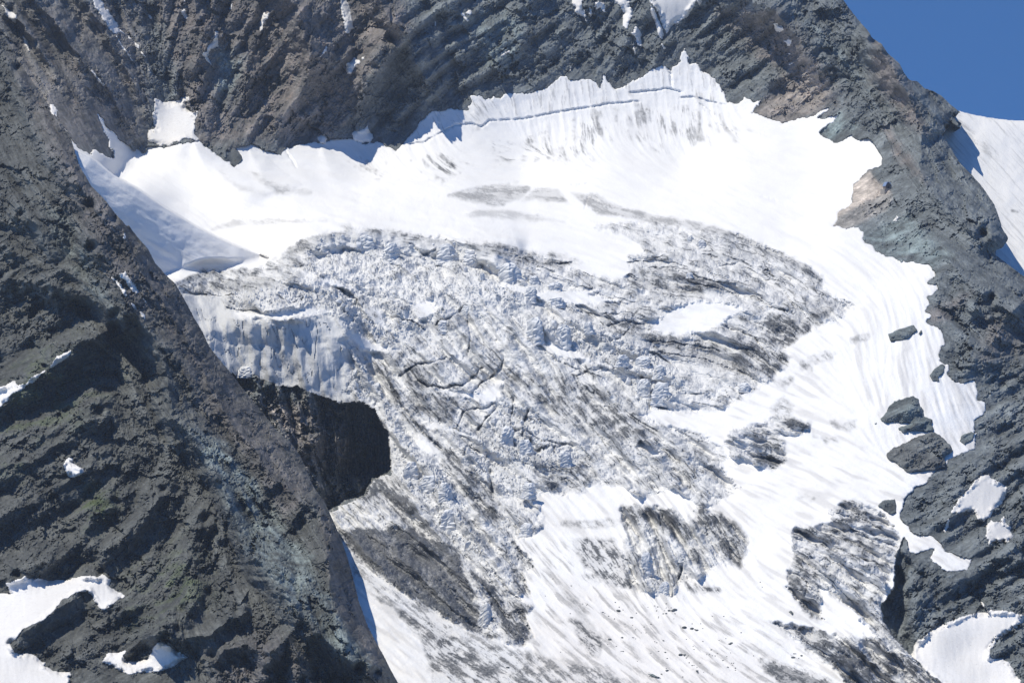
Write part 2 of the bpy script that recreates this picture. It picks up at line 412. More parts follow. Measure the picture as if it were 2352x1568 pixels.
# ------------------------------------------------------------------ glacier relief
gl_ang = angfield([(300,450,28),(500,560,32),(700,430,5),(1000,300,70),(1400,280,85),(1700,250,85),(2000,400,10),(1300,480,3),(1000,560,6),(1300,620,14),(1600,560,15),(1850,600,22),(2000,680,30),(2080,760,35),(1650,720,12),(1750,800,12),(1850,870,22),
   (1900,930,48),(1650,900,15),(1750,980,16),(1000,700,40),(1200,800,55),(1200,1000,40),(1400,950,62),(1500,1050,50),(1350,1150,20),(1100,1050,40),(900,900,60),(1000,1050,58),(1100,1250,52),(1200,1400,50),(1300,1500,52),(1400,1300,48),(1650,1150,45),(1700,1300,55),(1800,1350,58),(1650,1400,75),
   (1500,1600,38),(1900,1550,30),(1900,1100,12),(2000,1250,28),(2100,1350,22),(2100,1450,38),(2200,1550,50),(2000,1620,32),(2250,1000,80),(2200,850,85),(1900,1180,20),(1000,1400,35),(950,1550,42),(1200,1640,30),(1950,1050,15),(700,720,5),(700,880,80),(2150,1330,15)])
g1 = lic(blur(WH2, 2), gl_ang + 0.12 * WU, 55)
g2 = lic(WH, gl_ang + 0.22 * WV, 22)
g3 = lic(RS.randn(NY, NX), gl_ang + 0.35 * WU, 9)

gA = lic(blur(WH, 5), gl_ang + 0.15 * WU, 70)
gB = lic(blur(WH2, 3), gl_ang + 0.25 * WV, 34)
def isoline(g, lev, wpx):
    ya, xa = np.gradient(g, S)
    return np.exp(-((g - lev) / (np.hypot(ya, xa) + 1e-4) / wpx) ** 2)
pres = fbm(U / 50, V / 40, 4, 400)
ISO = np.maximum(isoline(gA, 0.3, 1.3) * sst(-.1, .35, pres), isoline(gA, -0.9, 1.2) * sst(.1, -.35, pres))
ISO = np.maximum(ISO, 0.8 * isoline(gB, 0.2, 1.0) * sst(-.05, .4, pres[::-1, ::-1]))
ISO = np.maximum(ISO, 0.6 * isoline(gB, 1.1, 1.0) * sst(.2, -.3, pres[::-1, ::-1]))

ICE = zone('D 1060,430 1250,352 1400,350 1600,335 1650,290 1750,240 1850,160 2130,100 2352,105 E 450,110 700,152 900,178 1100,205 1300,245 1560,292 1500,330 1700,385 1860,395 1900,340 1870,260 1980,230 1900,150 1760,100 1700,78 1900,60 2160,85 2352,120 F 400,110 620,140 860,235 1100,370 1115,450 1240,540 1350,560 1280,590 1230,640 1090,690 1030,720 930,800 870,800 915,880 900,920 800,1000 700,1080 520,1190 340,1210 60,1200 0,1240 150,1300 350,1340 510,1430 530,1500 I 530,200 500,250 600,380 520,440 440,470 350,490 300,440 160,385 0,400 H 2130,400 2000,430 1850,360 1650,360 1600,410 1400,410 1290,420 1360,540 1360,600 1300,670 1150,680 1250,770 1310,840 1250,900 1240,960 1280,1030 1150,1010 1300,1100 1250,1150 1290,1290 1240,1350 1150,1320 1050,1300 900,1230 650,1100 350,900 180,740 110,650 60,500 0,300 D 1400,960 1060,430')
SNOWOV = zone('F 50,660 200,590 340,530 520,545 640,570 560,640 440,710 240,750 100,720') 
for s in ['E 1090,430 1250,500 1500,560 1900,540 1650,500 1700,470 1350,480 1200,440', 'E 1400,790 1600,860 1830,960 1700,920 1400,850',
          'E 170,720 350,800 500,840 380,850 250,830', 'E 550,560 700,520 720,600 600,660', 'H 600,40 680,90 760,150 720,170 640,150 595,110', 'E 1300,260 1560,300 1500,290 1850,120 1950,200 1980,230 1870,260 1900,350 1860,390 1700,370 1640,310',
          'I 160,390 210,365 300,440 360,490 290,530 200,500', 'E 1960,1390 2010,1420 2100,1470 2040,1480 1950,1430', 'D 1400,600 1600,610 1900,570 2050,600 1750,640 1460,640', 'E 700,1280 950,1370 850,1340 640,1310',
          'E 1000,1090 1130,1010 1100,1110 1060,1160 900,1130 720,1080 900,1100', 'D 1820,345 2100,430 2230,560 2352,600 2352,700 2250,640 2150,470 1900,400']:
    SNOWOV = np.maximum(SNOWOV, zone(s, 5, 5))
ICE2 = np.zeros_like(U)      # bare ice lenses outside the main fall
for s in ['H 1850,490 2050,485 2200,520 2352,600 I 330,510 400,500 560,600 660,690 640,800 610,860 480,820 420,900 250,950 200,1030 100,1020 0,1000 H 1900,980 1830,760 1880,660 1850,560',
          'I 1100,610 1180,580 1160,510 1280,450 1450,500 1530,590 1600,650 1560,780 1560,850 1480,1080 1480,1170 1520,1240 1680,1420 1850,1568 1900,1700 1500,1700 1250,1568 1230,1500 1000,1340 830,1200 960,1220 1240,1290 1450,1280 1300,1110 1100,980 1110,1180 1050,1150 910,990 905,940 920,870 945,800 930,680 960,620',
          'F 550,1330 700,1290 850,1240 1040,1300 1000,1350 860,1370 880,1440 905,1490 830,1560 770,1560 700,1520 550,1480 520,1390']:
    ICE2 = np.maximum(ICE2, zone(s, 6, 7))

cliffz = zone('D 1110,490 1370,520 1450,650 1750,660 2050,640 2130,790 2200,850 2352,880 E 330,860 300,1000 300,1130 420,1330 440,1568 H 430,290 620,330 600,200 560,30 E 520,1330 360,1000 300,850 200,790 D 2150,900 2200,1300 2090,1170 1900,1160 1780,1080 1500,1070 1380,960 1200,700', 10, 5)
cliffz = cliffz * sst(905, 855, U)
rubble = zone('E -100,250 100,200 300,240 540,300 650,290 830,300 1050,350 1250,500 1200,600 1000,520 860,560 700,680 500,780 380,840 200,700 100,560 -100,430', 14, 10)
seracz = zone('E 1230,640 1560,650 1700,700 2050,850 2250,1050 2200,1130 2000,1220 1850,1050 1780,900 1600,860 1400,790', 14, 8)
seracz = np.maximum(seracz, zone('E 960,1330 1130,1150 1300,1180 1400,1380 1560,1400 1560,1520 1280,1568 H 1250,260 1320,420 1100,430 1000,300 860,200 900,100 1000,20', 14, 8))
seracz = np.maximum(seracz, zone('E -60,130 330,120 560,200 700,170 850,170 1000,270 1260,360 1250,430 1100,380 1000,310 650,300 300,230 -50,230', 12, 6))
seracz = np.maximum(seracz, zone('D 1380,500 1750,440 1900,450 2150,470 2230,570 2330,640 2352,720 2150,760 2060,640 1700,560 1450,590', 12, 6))
seracz = np.maximum(seracz, zone('H 430,100 600,180 760,280 830,420 700,420 560,400 480,330 430,280', 8, 6))
seracz = np.maximum(seracz, zone('D 2100,1000 2200,850 E 300,900 360,1000 420,1180 520,1330 600,1400 600,1568 430,1568 420,1330 340,1210 D 2110,1130', 12, 6))
seracz = np.maximum(seracz, zone('H 700,480 800,480 1000,700 1000,800 850,750 720,600', 8, 6))

icez = np.clip(np.maximum(ICE * (1 - 0.9 * SNOWOV), ICE2), 0, 1)
soft_ice = blur(icez, 10)

# anisotropic crevasse blocks: rotate to the flow
ca, sa = np.cos(gl_ang), np.sin(gl_ang)
w1 = worley(U / 30 + 0.7 * WU, V / 19 + 0.7 * WV, 11)
w2 = worley(U / 13 + 0.7 * WU, V / 9 + 0.7 * WV, 12)
w3 = worley(U / 60 + 0.8 * WU, V / 34 + 0.6 * WV, 13)
def blocks(wv, tilt, gap):
    f1_, f2_, h_, cx_, cy_ = wv
    e = sst(0.0, gap, f2_ - f1_)
    return (0.35 + 0.65 * h_ + tilt * (cx_ * (h_ - 0.5) * 2 + cy_ * (np.modf(h_ * 9.7)[0] - 0.6) * 1.5)) * e
B1 = blocks(w1, 0.9, 0.22); B2 = blocks(w2, 0.8, 0.25); B3 = blocks(w3, 0.8, 0.14)
lumpy = fbm(U / 34, V / 26, 5, 130, 0.55)
gr = ridged(U / 22 + 0.4 * WU, V / 15 + 0.4 * WV, 4, 150)

HG = np.zeros_like(U)                    # height added along an upward-forward direction, metres
mainz = np.clip(icez * (1 - cliffz), 0, 1)
HG += mainz * (2.2 * lumpy + 0.15 * g1 + 0.06 * g2 + 0.04 * g3 + 0.35 * (B2 - .5) * (0.4 + sst(-0.3, 0.5, big)))
lipband = zone('D 1850,150 2130,100 E 330,105 700,150 1050,210 1270,330 1250,420 1000,310 650,300 300,230 0,200 D 1850,230', 8, 3)
HG *= (1 - .7 * lipband)
HG += icez * seracz * (1 - 0.75 * lipband) * (2.4 * B1 + 0.3 * B2 + 0.3 * (gr - 1))
HG += icez * rubble * (0.6 * B2 + 1.6 * lumpy + 0.4 * (blocks((f1, f2, hb, cx1, cy1), .8, .3)) + 0.07 * grit)
HG += (1 - icez) * (1.1 * fbm(U / 160, V / 90, 4, 170) + 0.10 * g1 + 0.05 * g2 + 0.13 * gA + 0.08 * gB)
HG += blur(ICE2, 8) * (0.5 * g1 + 0.18 * g2)

HG *= 1 - .93 * cliffz
YG = YB.copy()
vang = np.full(U.shape, math.radians(82)) + 0.5 * WU
vfr = lic(blur(WH, 8), vang, 60); gV = lic(blur(WH2, 5), vang, 40)
# snow ramp leaning on the near ridge: its crest line hides part of the basin behind
CREST = P('A 440,900 480,925 560,965 700,1078 850,1160 1000,1262 1200,1388 1420,1495 1650,1580')
def ramp():
    global YG
    poly = np.concatenate([CREST, P('D 1600,335 1400,345 1250,352 1060,430 900,380 500,0 A 300,1000')])
    x0, y0 = poly.min(0) - 20; x1, y1 = poly.max(0) + 20
    i0, i1 = np.searchsorted(gx, [x0, x1]); j0, j1 = np.searchsorted(gy, [y0, y1]); sl = (slice(j0, j1), slice(i0, i1))
    u, v = U[sl], V[sl]
    sd = sdf_small(poly, 0, u, v)
    d, _, _ = segdist(CREST, u, v, False)
    t = np.clip(((u - 180) * 0.86 + (v - 370) * 0.51) / 560, 0, 1)
    yr = 2455 + 155 * t - 96 * (1 - np.exp(-d / 80)) + 1.0 * fbm(u / 90, v / 60, 3, 55)
    lipd, _, _ = segdist(P('D 1700,300 1600,335 1400,345 1250,352 1060,430'), u, v, False)
    m = sst(-1.5, 1.5, sd) * sst(0, 34, lipd)
    YG[sl] = YG[sl] * (1 - m) + yr * m
ramp()
# hollowed snow slopes meeting the basin floor along a crease
def add_crease(A, poly, amp, scale, reach):
    sl, d, sd, e0, e1 = line_field(poly, reach)
    f = np.where(sd > 0, (1 - np.exp(-d / scale)) * (1 - sst(reach * .5, reach, d)), 0)
    A[sl] -= amp * f * sst(0, 0.5, 1 - d / (np.minimum(e0, e1) + 1e-6))
add_crease(YG, 'A 1180,850 1300,925 1430,1018 1560,1100 1700,1160', 14, 30, 130)
add_crease(YG, 'A 1520,900 1640,960 1740,1050 1860,1130', 10, 25, 90)
add_crease(YG, 'B 0,870 120,960 330,1060 500,1090', 10, 30, 90)
# hanging ice front
YG += cliffz * (-(4.0 * (blur(B3, 4) - .5) + 2.0 * blur(lumpy, 8) + 1.9 * vfr + .35 * gV) + cliffz * 1.6 * isoline(gV, .4, 1.1) * sst(-.1, .3, pres))
for a in [('D 1740,225 1800,190 1880,150 E 200,105 420,120 700,160 860,170 1050,230 1250,330', 58, 100, 48),
          ('D 1110,492 1370,525 1400,640 1460,655 1750,662 2050,642 2120,700 2150,800 2230,850', 10, 50, 60),
          ('D 1080,430 1250,358 1600,345 1640,300', 14, 60, 26),
          ('D 1380,560 1560,520 1700,490 1880,530', 8, 24, 24),
          ('D 1950,760 2100,760 2180,820', 8, 24, 30),
          ('E 1040,350 1100,265 1280,340 1500,400', 10, 30, 28),
          ('E 1230,680 1330,640 1400,700 1500,660 1560,760', 9, 30, 36),
          ('D 500,-500 700,-260 1100,60 1400,200 1640,300', 12, 60, 90),
          ('A 650,1020 820,1140 1000,1260 1200,1390 1420,1500 1640,1580', 6, 90, 60)]:
    add_cliff(YG, *a)
for a in [('B 535,884 640,872 740,815 830,765 930,760 990,782 1040,742 1250,727 1450,687 1700,652 1770,635 1960,622', 1.7, 4.2),
          ('B 1890,570 2050,555 2130,545 C 180,547 260,567', 1.8, 4.5), ('C 240,600 330,595 430,622 530,640', 1.5, 4),
          ('A 910,885 960,900 1040,898 1100,868 1215,862', 2.5, 8), ('A 1745,920 1790,980 1815,1030', 2, 4), ('B 720,700 730,800', 2, 3), ('C 165,415 190,460 195,540', 2.2, 4), ('C 340,600 370,640 430,680 470,760 560,800 630,850', 1.8, 3),
          ('E 480,1000 600,920 780,890', 3, 8), ('E 600,1020 660,1055 760,1065 870,1050 960,980 1000,930', 3, 9), ('E 930,1090 1010,1020 1100,960 1130,880', 3, 9), ('E 960,1340 1020,1250 1080,1190', 3, 9),
          ('E 1240,1370 1250,1290 1280,1190', 3.5, 10), ('E 1165,1290 1190,1120', 2.5, 7), ('E 840,1310 880,1210 1060,1170', 2.2, 6), ('E 360,960 450,1080 540,1230 640,1350 760,1460', 3.5, 9), ('E 1280,270 1400,320 1560,300', 3, 8), ('E 1200,265 1320,310 1450,360', 2.5, 6),
          ('E 900,640 925,760 905,860', 2, 5), ('D 1110,486 1300,498 1450,505', 3, 7), ('D 1380,575 1450,590 1600,600', 3, 8), ('E 560,190 640,260 720,210', 3, 7), ('E 1860,300 2000,290 2200,230', 2, 5), ('E 1870,440 2050,470 2200,540', 2, 5),
          ('F 0,330 200,340 400,400 600,440', 2, 5), ('F 300,420 500,470 700,520 900,600', 2, 5), ('F 400,350 600,420 800,400 1000,480', 2, 5), ('F 500,680 700,760 800,900', 2.5, 6), ('F 100,850 350,880 600,960 720,1020', 2, 5), ('F 50,780 300,800 500,850', 2, 5),
          ('F 300,1100 400,1110 500,1160', 2, 5), ('I 120,540 130,620', 2, 6), ('I 60,770 80,860', 3.5, 10), ('I 210,980 250,900 255,840', 3.5, 10), ('H 1060,880 1150,1000 1240,1070', 3, 6), ('H 940,900 1060,1050 1160,1200', 2.5, 5),
          ('H 1040,250 1060,430', 5, 14), ('H 1290,60 1280,160 1400,130', 4, 10), ('I 940,680 1100,730 1300,790 1460,830', 1.8, 4), ('I 960,790 1100,880 1200,960 1350,1110', 1.8, 4), ('I 920,880 1030,960 1000,1050', 1.8, 4), ('I 1100,630 1250,690 1450,790', 2, 4), ('I 1160,520 1350,560 1500,640', 2, 5), ('I 1350,640 1450,720 1540,760', 2, 5),
          ('B 780,1205 900,1165 1050,1135 1180,1125', 1.6, 3), ('B 1435,1250 1500,1225', 2, 3), ('B 1500,1125 1560,1135 1670,1125', 1.4, 4), ('B 1620,1280 1640,1205 1720,1240', 1.8, 5), ('B 110,1385 300,1410 420,1418', 1.6, 5), ('D 1330,30 1700,30 1980,46', 1.3, 3), ('B 410,1240 600,1220 760,1205', 1.0, 2), ('C 730,1200 850,1230', 1.2, 3), ('I 800,1190 950,1280 1040,1330', 1.6, 3),
          ('E 1340,800 1450,900 1600,960 1740,1010', 2.2, 5), ('E 1560,600 1700,620 1900,600', 2, 5), ('E 1750,690 1850,660 2000,680', 2.5, 6), ('E 700,690 790,640 900,570', 2.5, 6), ('E 400,620 560,660 650,720', 2, 5), ('E 1130,1320 1240,1330 1380,1400 1560,1420', 3, 8), ('H 1440,180 1430,130 1500,110', 2.5, 7), ('H 880,180 900,120 990,160', 2.5, 7), ('E 1560,1000 1650,960 1740,940', 2, 5), ('F 0,1000 60,1080 60,1200', 4, 10), ('E 2000,830 2120,900 2200,960', 2.5, 7), ('E 1780,780 1840,760 1900,700', 2, 5), ('D 1700,500 1760,560 1880,520', 2.5, 6), ('D 2050,470 2100,560 2200,570', 2.5, 6), ('E 90,460 200,500 240,570', 2.5, 6), ('F 420,250 480,320 600,300', 2, 5), ('F 760,340 830,400', 2.5, 8), ('F 880,460 960,600', 2, 5),
          ('F 1530,790 1510,900 1490,1050 1475,1160', 0.9, 0.8)]:
    add_crack(YG, *a)
# many short crevasses following the flow lines
crev = sst(1.25, 2.4, g1) * mainz
gC = lic(blur(WH, 10), gl_ang + 0.2 * WU, 90)
YG += -lipband * 9.0 * (blur(B3, 4) - .4)
YG += -icez * seracz * 5.0 * (blur(B3, 2) - .5)
YG += mainz * (1 - .6 * lipband) * (-4.6 * gC - 2.3 * gA - 0.9 * gB + 1.8 * ISO) + 0.8 * crev + blur(ICE2, 8) * (-1.6 * gA - .6 * gB)

# ------------------------------------------------------------------ dirt
DIRT = np.zeros_like(U)
def dz(s, wgt, soft=10, rg=8):
    global DIRT
    if wgt < 0.36 and s[0] != 'A' and P(s)[:, 1].min() > 420: soft, rg = 5, 4
    elif P(s)[:, 1].max() < 470: soft, rg = 22, 26; wgt = wgt * 1.35
    DIRT = np.maximum(DIRT, wgt * zone(s, soft, rg))
for s, wgt in [('H 120,650 280,615 440,620 560,600 700,680 850,780 900,900 960,1080 960,1200 1050,1290 700,1130 400,930 200,760', .95),
      ('H 330,310 420,300 520,400 600,540 720,660 480,600 430,500 230,440', .62),
      ('H 590,10 760,150 900,250 1060,430 1120,560 1050,560 900,350 760,210 700,130', .75), ('E 360,960 460,1080 560,1220 640,1330 760,1460 700,1400 560,1280 430,1110', .7),
      ('H 900,880 1130,1010 1300,1105 1250,1170 1290,1300 1220,1350 1150,1250 1000,1000', .72), ('H 1180,850 1250,950 1290,1040 1200,1000', .6),
      ('H 210,950 420,1080 650,1160 800,1240 900,1330 1000,1420 1200,1568 1200,1750 700,1750 700,1568 620,1300 480,1140', .55),
      ('H 640,1180 740,1210 800,1300 910,1450 860,1440 760,1380 700,1290', .8),
      ('H 620,1280 1200,1360 1700,1480 1900,1568 2100,1750 800,1750 760,1500', .5), ('H 200,780 600,1060 1000,1290 1300,1420 1500,1500 1200,1440 900,1330 500,1120 200,920', .42),
      ('H 1550,690 1700,690 1800,690 1830,760 1900,980 1800,980 1700,900 1600,820', .72), ('H 1850,490 2050,485 2200,540 2352,700 2352,900 2200,700 2000,560 1940,620', .5),
      ('H 1480,580 1820,575 1800,600 1550,605', .5), ('H 1620,900 1700,910 1710,950 1650,930', .7), ('H 1160,690 1250,760 1310,840 1260,820', .6),
      ('H 1530,1170 1600,1190 1700,1260 1740,1310 1700,1400 1640,1400 1600,1300', .62), ('H 1440,950 1600,1080 1720,1290 1600,1180', .35),
      ('I 350,500 450,510 600,600 660,690 640,800 610,860 520,800 480,700 330,560', .68), ('I 450,690 560,740 600,850 520,790', .9), ('I 250,900 330,960 490,1000 450,1010 300,1000', .7),
      ('I 740,1425 900,1460 1060,1510 1200,1590 1200,1700 900,1700 850,1568 780,1480', .92), ('I 800,1190 1050,1240 1250,1320 1450,1400 1550,1500 1700,1700 1350,1700 1200,1480 950,1270', .74), ('I 1370,1290 1500,1330 1680,1440 1850,1568 1900,1700 1700,1600 1500,1400', .6), ('I 1005,1130 1060,1150 1100,1180 1050,1165', .95),
      ('I 1340,980 1480,1170 1520,1240 1640,1380 1500,1290 1300,1080', .5), ('I 1040,610 1300,620 1400,700 1560,780 1540,860 1350,800 1150,700', .38), ('I 1170,560 1300,560 1450,570 1400,590 1250,590', .6), ('I 1220,470 1300,450 1400,470 1310,490 1390,530 1300,530', .65), ('I 930,800 1050,800 1100,920 1050,960 980,880', .4), ('I 910,940 980,950 1100,1100 1090,1170 1010,1110 950,1030', .4),
      ('F 810,1180 880,1130 930,1180 920,1250 850,1260', .4), ('F 870,1240 1040,1295 1000,1345 900,1320', .5), ('F 700,1290 870,1400 900,1490 830,1560 700,1510', .42), ('F 1040,880 1190,860 1150,900 1060,905', .45), ('F 980,920 1050,915 1040,945 1000,950', .5), ('F 1290,780 1380,745 1400,760 1300,800', .4), ('F 820,1020 930,1010 890,1060 850,1055', .45), ('F 1170,1280 1240,1300 1320,1270 1320,1310 1200,1308', .5), ('F 1060,1360 1200,1385 1100,1372', .5), ('I 975,415 1070,425 1075,440 990,425', .4),
      ('F 600,640 900,640 1040,700 930,800 800,790 780,700', .62), ('F 850,850 915,880 900,920 860,900', .9), ('F 500,700 800,860 880,930 800,1000 620,860', .45), ('F 1000,520 1240,540 1100,690 1040,640', .3), ('F 0,330 500,420 500,480 0,420', .42), ('F 0,740 400,770 700,900 750,1010 500,950 100,850', .33), ('E 1950,380 2352,430 2352,500 1900,440', .35), ('E 1750,680 1950,670 1900,740 1800,720', .55),
      ('E 1130,1010 1300,960 1700,1080 2000,1250 2000,1400 1600,1350 1300,1130', .38), ('H 1280,180 1500,220 1700,150 1650,330 1500,400 1330,370', .48), ('E 480,860 650,1000 640,1080 450,980', .4), ('E 560,1100 850,1130 800,1300 600,1200', .33), ('E 650,680 900,600 1000,640 760,730', .28), ('H 880,560 960,600 1000,720 930,680', .6), ('H 760,160 1000,420 1100,620 950,500', .5),
      ('B 650,990 720,960 860,1020 770,1080 700,1040', .42), ('B 1290,880 1380,850 1420,930 1300,960 1250,930', .36), ('B 1670,690 1720,700 1750,850 1660,950 1400,960 1560,820', .3), ('B 1830,690 2000,680 2352,700 2352,850 2000,880', .27), ('C 0,690 300,690 420,760 300,840 0,880', .3), ('C 230,680 280,740 250,760', .6), ('B 1960,660 2000,700 1980,740', .4), ('B 1090,900 1160,900 1180,935 1120,970', .35), ('A 1530,1045 1600,1080 1720,1150 1900,1180 1700,1180', .35), ('A 1340,1030 1440,1150 1640,1195 1400,1110', .16), ('B 240,1000 380,1050 300,1060', .3), ('B 910,650 1010,640 990,720 940,740', .22), ('C 380,600 500,720 630,850 420,700', .2),
      ('B 780,1203 950,1140 1150,1125 1290,1150 1240,1210 1080,1270 930,1240', .35), ('B 900,1180 1050,1140 1200,1125 1080,1160', .45), ('B 1240,1225 1330,1155 1460,1160 1520,1240 1400,1230', .35), ('B 870,1320 1000,1285 1300,1310 1500,1360 1300,1350 1000,1330', .2), ('B 1540,1180 1700,1195 1850,1270 2100,1330 2352,1380 2200,1390 1900,1340 1700,1310 1600,1230', .35), ('F 0,0 250,35 450,80 620,130 860,230 1110,380 1115,440 900,300 600,160 300,90 0,50', .35),
      ('D 1290,100 1420,40 1700,30 2000,45 1500,75', .2), ('D 1080,432 1250,353 1400,350 1600,338 1580,380 1400,365 1200,400', .45), ('D 1150,480 1300,400 1650,380 1750,440 1700,470 1400,490 1200,495', .24), ('D 1380,550 1500,510 1560,540 1400,580', .3), ('D 1760,210 1850,160 2130,100 2200,130 1900,200 1800,260 1900,330 1770,300', .3), ('D 1700,480 1850,450 2150,470 2330,640 2200,700 2000,560', .28), ('B 130,1385 420,1415 700,1460 1000,1510 1200,1560 900,1520 400,1430', .4), ('E 850,170 1100,190 1300,240 1600,290 1400,250 1300,300 1050,230', .4), ('E 1280,275 1560,290 1500,325 1350,320', .33),
      ('D 1450,990 1640,985 1700,1050 1500,1075', .7), ('D 1900,1100 2200,1130 2090,1250 1950,1170', .7), ('D 1720,1060 1850,1060 2050,1200 1900,1140', .8), ('A 930,640 1100,800 1000,850 930,750', .0)]:
    dz(s, wgt)
DIRT_raw = DIRT
nd = sst(-1.4, 1.4, 0.45 * g1 + 0.4 * g2 + 0.5 * g3 + 1.7 * lumpy + 1.2 * pres + 0.35 * WH + .4 * gB + .6 * (gr - 1))
nd2 = sst(-.6, 1.3, .7 * g1 + .45 * g2 + .9 * pres + .25 * g3)
DIRT = np.clip(DIRT_raw * np.where(V < 445, 1.7 * nd2, np.where(DIRT_raw < .36, 0.75 + 1.0 * nd, np.where(DIRT_raw > .8, .72 + .4 * nd, 0.30 + 1.35 * nd))), 0, 1)
# thin crevasse lines coloured dark on the bare ice
lines = sst(1.0, 2.4, g2 + 0.5 * g1) * 0.40 + sst(1.0, 2.6, g3) * 0.28 + 0.75 * ISO
wl = icez * (1 - 0.75 * rubble) * (1 - 0.7 * cliffz) * (0.35 + 0.9 * sst(-0.5, 0.6, lumpy + big))
DIRT = np.clip(DIRT + lines * wl, 0, 1)
speck = sst(1.2, 2.4, WH + 1.2 * lumpy + .5 * WH2)
DIRT = np.clip(DIRT + icez * (0.07 + 0.16 * sst(-.3, .9, lumpy + big)) + 0.5 * rubble * speck + 0.22 * mainz * speck, 0, 1)
DIRT = DIRT * (1 - .62 * seracz * icez)
DIRT = np.maximum(DIRT, (1 - icez) * 0.42 * zone('H 900,620 1500,700 1900,950 2352,1100 I 600,1150 1000,1400 1300,1700 H 1200,1700 1300,1300 1250,900', 50, 20) * sst(.2, 2.0, .7 * g1 + .7 * g2 + .8 * lumpy + .5 * gB))
DIRT = np.maximum(DIRT, (1 - icez) * 0.16 * sst(.5, 2.2, .8 * g1 + .6 * gB + .5 * pres) * sst(500, 900, V))
# fan streaks on the headwall
streak = zone('B 535,872 700,680 900,690 960,600 1200,565 1470,480 1735,460 1900,500 2120,400 C 350,390 470,500 535,630 300,600 180,545 0,568 B 1770,630 1450,680 1040,740 930,755 740,812', 6, 3)
DIRT = np.clip(DIRT + 0.35 * streak * sst(0.6, 2.0, g2 + .4 * g1), 0, 1)
DUST = np.clip(0.5 + 0.5 * fbm(U / 120, V / 50, 4, 200) + 0.22 * g1 + 0.16 * gB, 0, 1) * (0.3 + 0.7 * sst(400, 1300, V)) * (1 - icez)
WARM = zone('I -500,950 0,1050 400,1200 800,1450 1000,1700 -500,1700 -700,1400', 60, 20) * 0.6
DIRT = DIRT * (1 - 0.55 * cliffz)
DIRT = np.clip(DIRT + 0.45 * cliffz * isoline(gV, .4, 1.0) * sst(-.1, .3, pres), 0, 1)
ICEA = np.clip(icez * (0.35 + 0.5 * sst(-.8, .8, lumpy)) + 0.9 * cliffz + 0.3 * seracz, 0, 1)

# ------------------------------------------------------------------ near ridge relief
ribR = np.zeros_like(U)
for a in [('D 560,200 700,420 880,660 1000,900 1060,1230 G 1120,0 1330,270 1400,450 1460,650 1600,820 1720,960 1850,1150 2050,1350 2200,1480', 26, 90, 55),
          ('D 700,20 900,400 1060,640 1200,900 1350,1150 1500,1400 G 1700,330 1850,460 1960,520 2000,700 2010,900 2060,1130 2150,1330 2310,1500', 24, 70, 80),
          ('D 0,380 250,420 420,480 640,560 720,600', 12, 60, 40), ('D 130,0 260,120 340,320 520,420 700,620', 14, 60, 40),
          ('D -50,1130 120,1060 290,950 460,810 700,700', 20, 70, 60), ('G -50,300 200,200 420,60 600,-100', 12, 60, 60),
          ('G -50,560 160,480 400,340 600,200', 10, 60, 60), ('G 100,900 300,820 500,700 560,560 720,460', 16, 60, 50), ('G 620,890 640,760 780,640 900,520 1000,380', 14, 60, 50),
          ('G 1110,1120 1140,900 1180,720 1250,560', 14, 60, 60), ('G 60,1310 330,1120 540,990 700,1100 960,1200', 12, 60, 60), ('G 990,1280 1120,1130 1280,1010', 12, 50, 60), ('G 1000,1300 1250,1290 1400,1200 1450,1120', 16, 60, 40),
          ('G 760,1430 800,1330 960,1240', 10, 26, 26), ('G 1640,1500 1660,1380 1760,1300 1830,1380 1850,1560', 14, 40, 40), ('G 1300,1400 1500,1330 1640,1400', 10, 40, 30), ('G 1700,30 1780,200 1880,330 1900,400', 10, 40, 40),
          ('D -20,160 160,260 350,500', 10, 50, 40), ('D 900,0 820,-80 500,-560 A 300,700 100,420', 16, 60, 60), ('A 60,560 200,780 420,1000 560,1250', 14, 60, 50)]:
    add_rib(ribR, *a)
smoothR = zone('G -80,900 640,880 780,1040 640,1130 560,1050 330,1150 60,1330 280,1450 450,1530 1150,1400 1300,1700 -80,1700', 40, 10)
f1c, f2c, hb3, cx3, cy3 = worley(U / 8 + 0.4 * WU, V / 6.5 + 0.4 * WV, 21)
blk3 = hb3 + 1.6 * cx3 * (hb3 - 0.5) + 1.6 * cy3 * (np.modf(hb3 * 5.1)[0] - 0.5)
screeR = zone('D 150,0 300,60 420,260 560,420 740,600 880,700 1000,800 940,860 800,700 640,600 480,440 330,300 220,160', 12, 10)
for z_ in ['G 1120,1180 1300,1120 1500,1300 1400,1450 1180,1420', 'G 1470,820 1640,860 1700,980 1620,1040 1480,940', 'G 330,300 520,330 560,470 400,460', 'G 440,1500 620,1460 800,1530 1300,1520 1300,1700 440,1700', 'G 100,1300 300,1120 520,1030 620,1140 500,1300 300,1350', 'D 0,800 300,860 250,940 100,1010 0,1040', 'D 1000,740 1180,900 1500,1300 1560,1450 1300,1200 1100,980']:
    screeR = np.maximum(screeR, zone(z_, 14, 12))
relR = (rockrel(1.0, 1.2, 1.05, 1.3) - 1.0 * (blk3 - .5) - 0.8 * (blk - .5) - 1.7 * lic(blur(WH2, 10), rock_ang, 140)) * (1 - 0.68 * screeR) * (1 - 0.45 * smoothR)
YR = YR0 + relR * 0.95 + ribR * 1.5
# rounding into the skyline
YR = YR + 26 * np.exp(-np.clip(RG, 0, 200) / 16)

# ------------------------------------------------------------------ world positions
def world(u, v, Y):
    return np.stack([(u - 1280.0) * K * Y, Y, -(v - 853.5) * K * Y], -1)

def fold(sd, Y, u, v, rate):
    """outside an outline the surface turns over the crest and runs down its far side"""
    gy_, gx_ = np.gradient(blur(sd, 4), S)
    n = np.hypot(gx_, gy_) + 1e-6
    d = np.clip(-sd, 0, None)
    return u + 1.75 * d * gx_ / n, v + 1.75 * d * gy_ / n, Y + rate * d

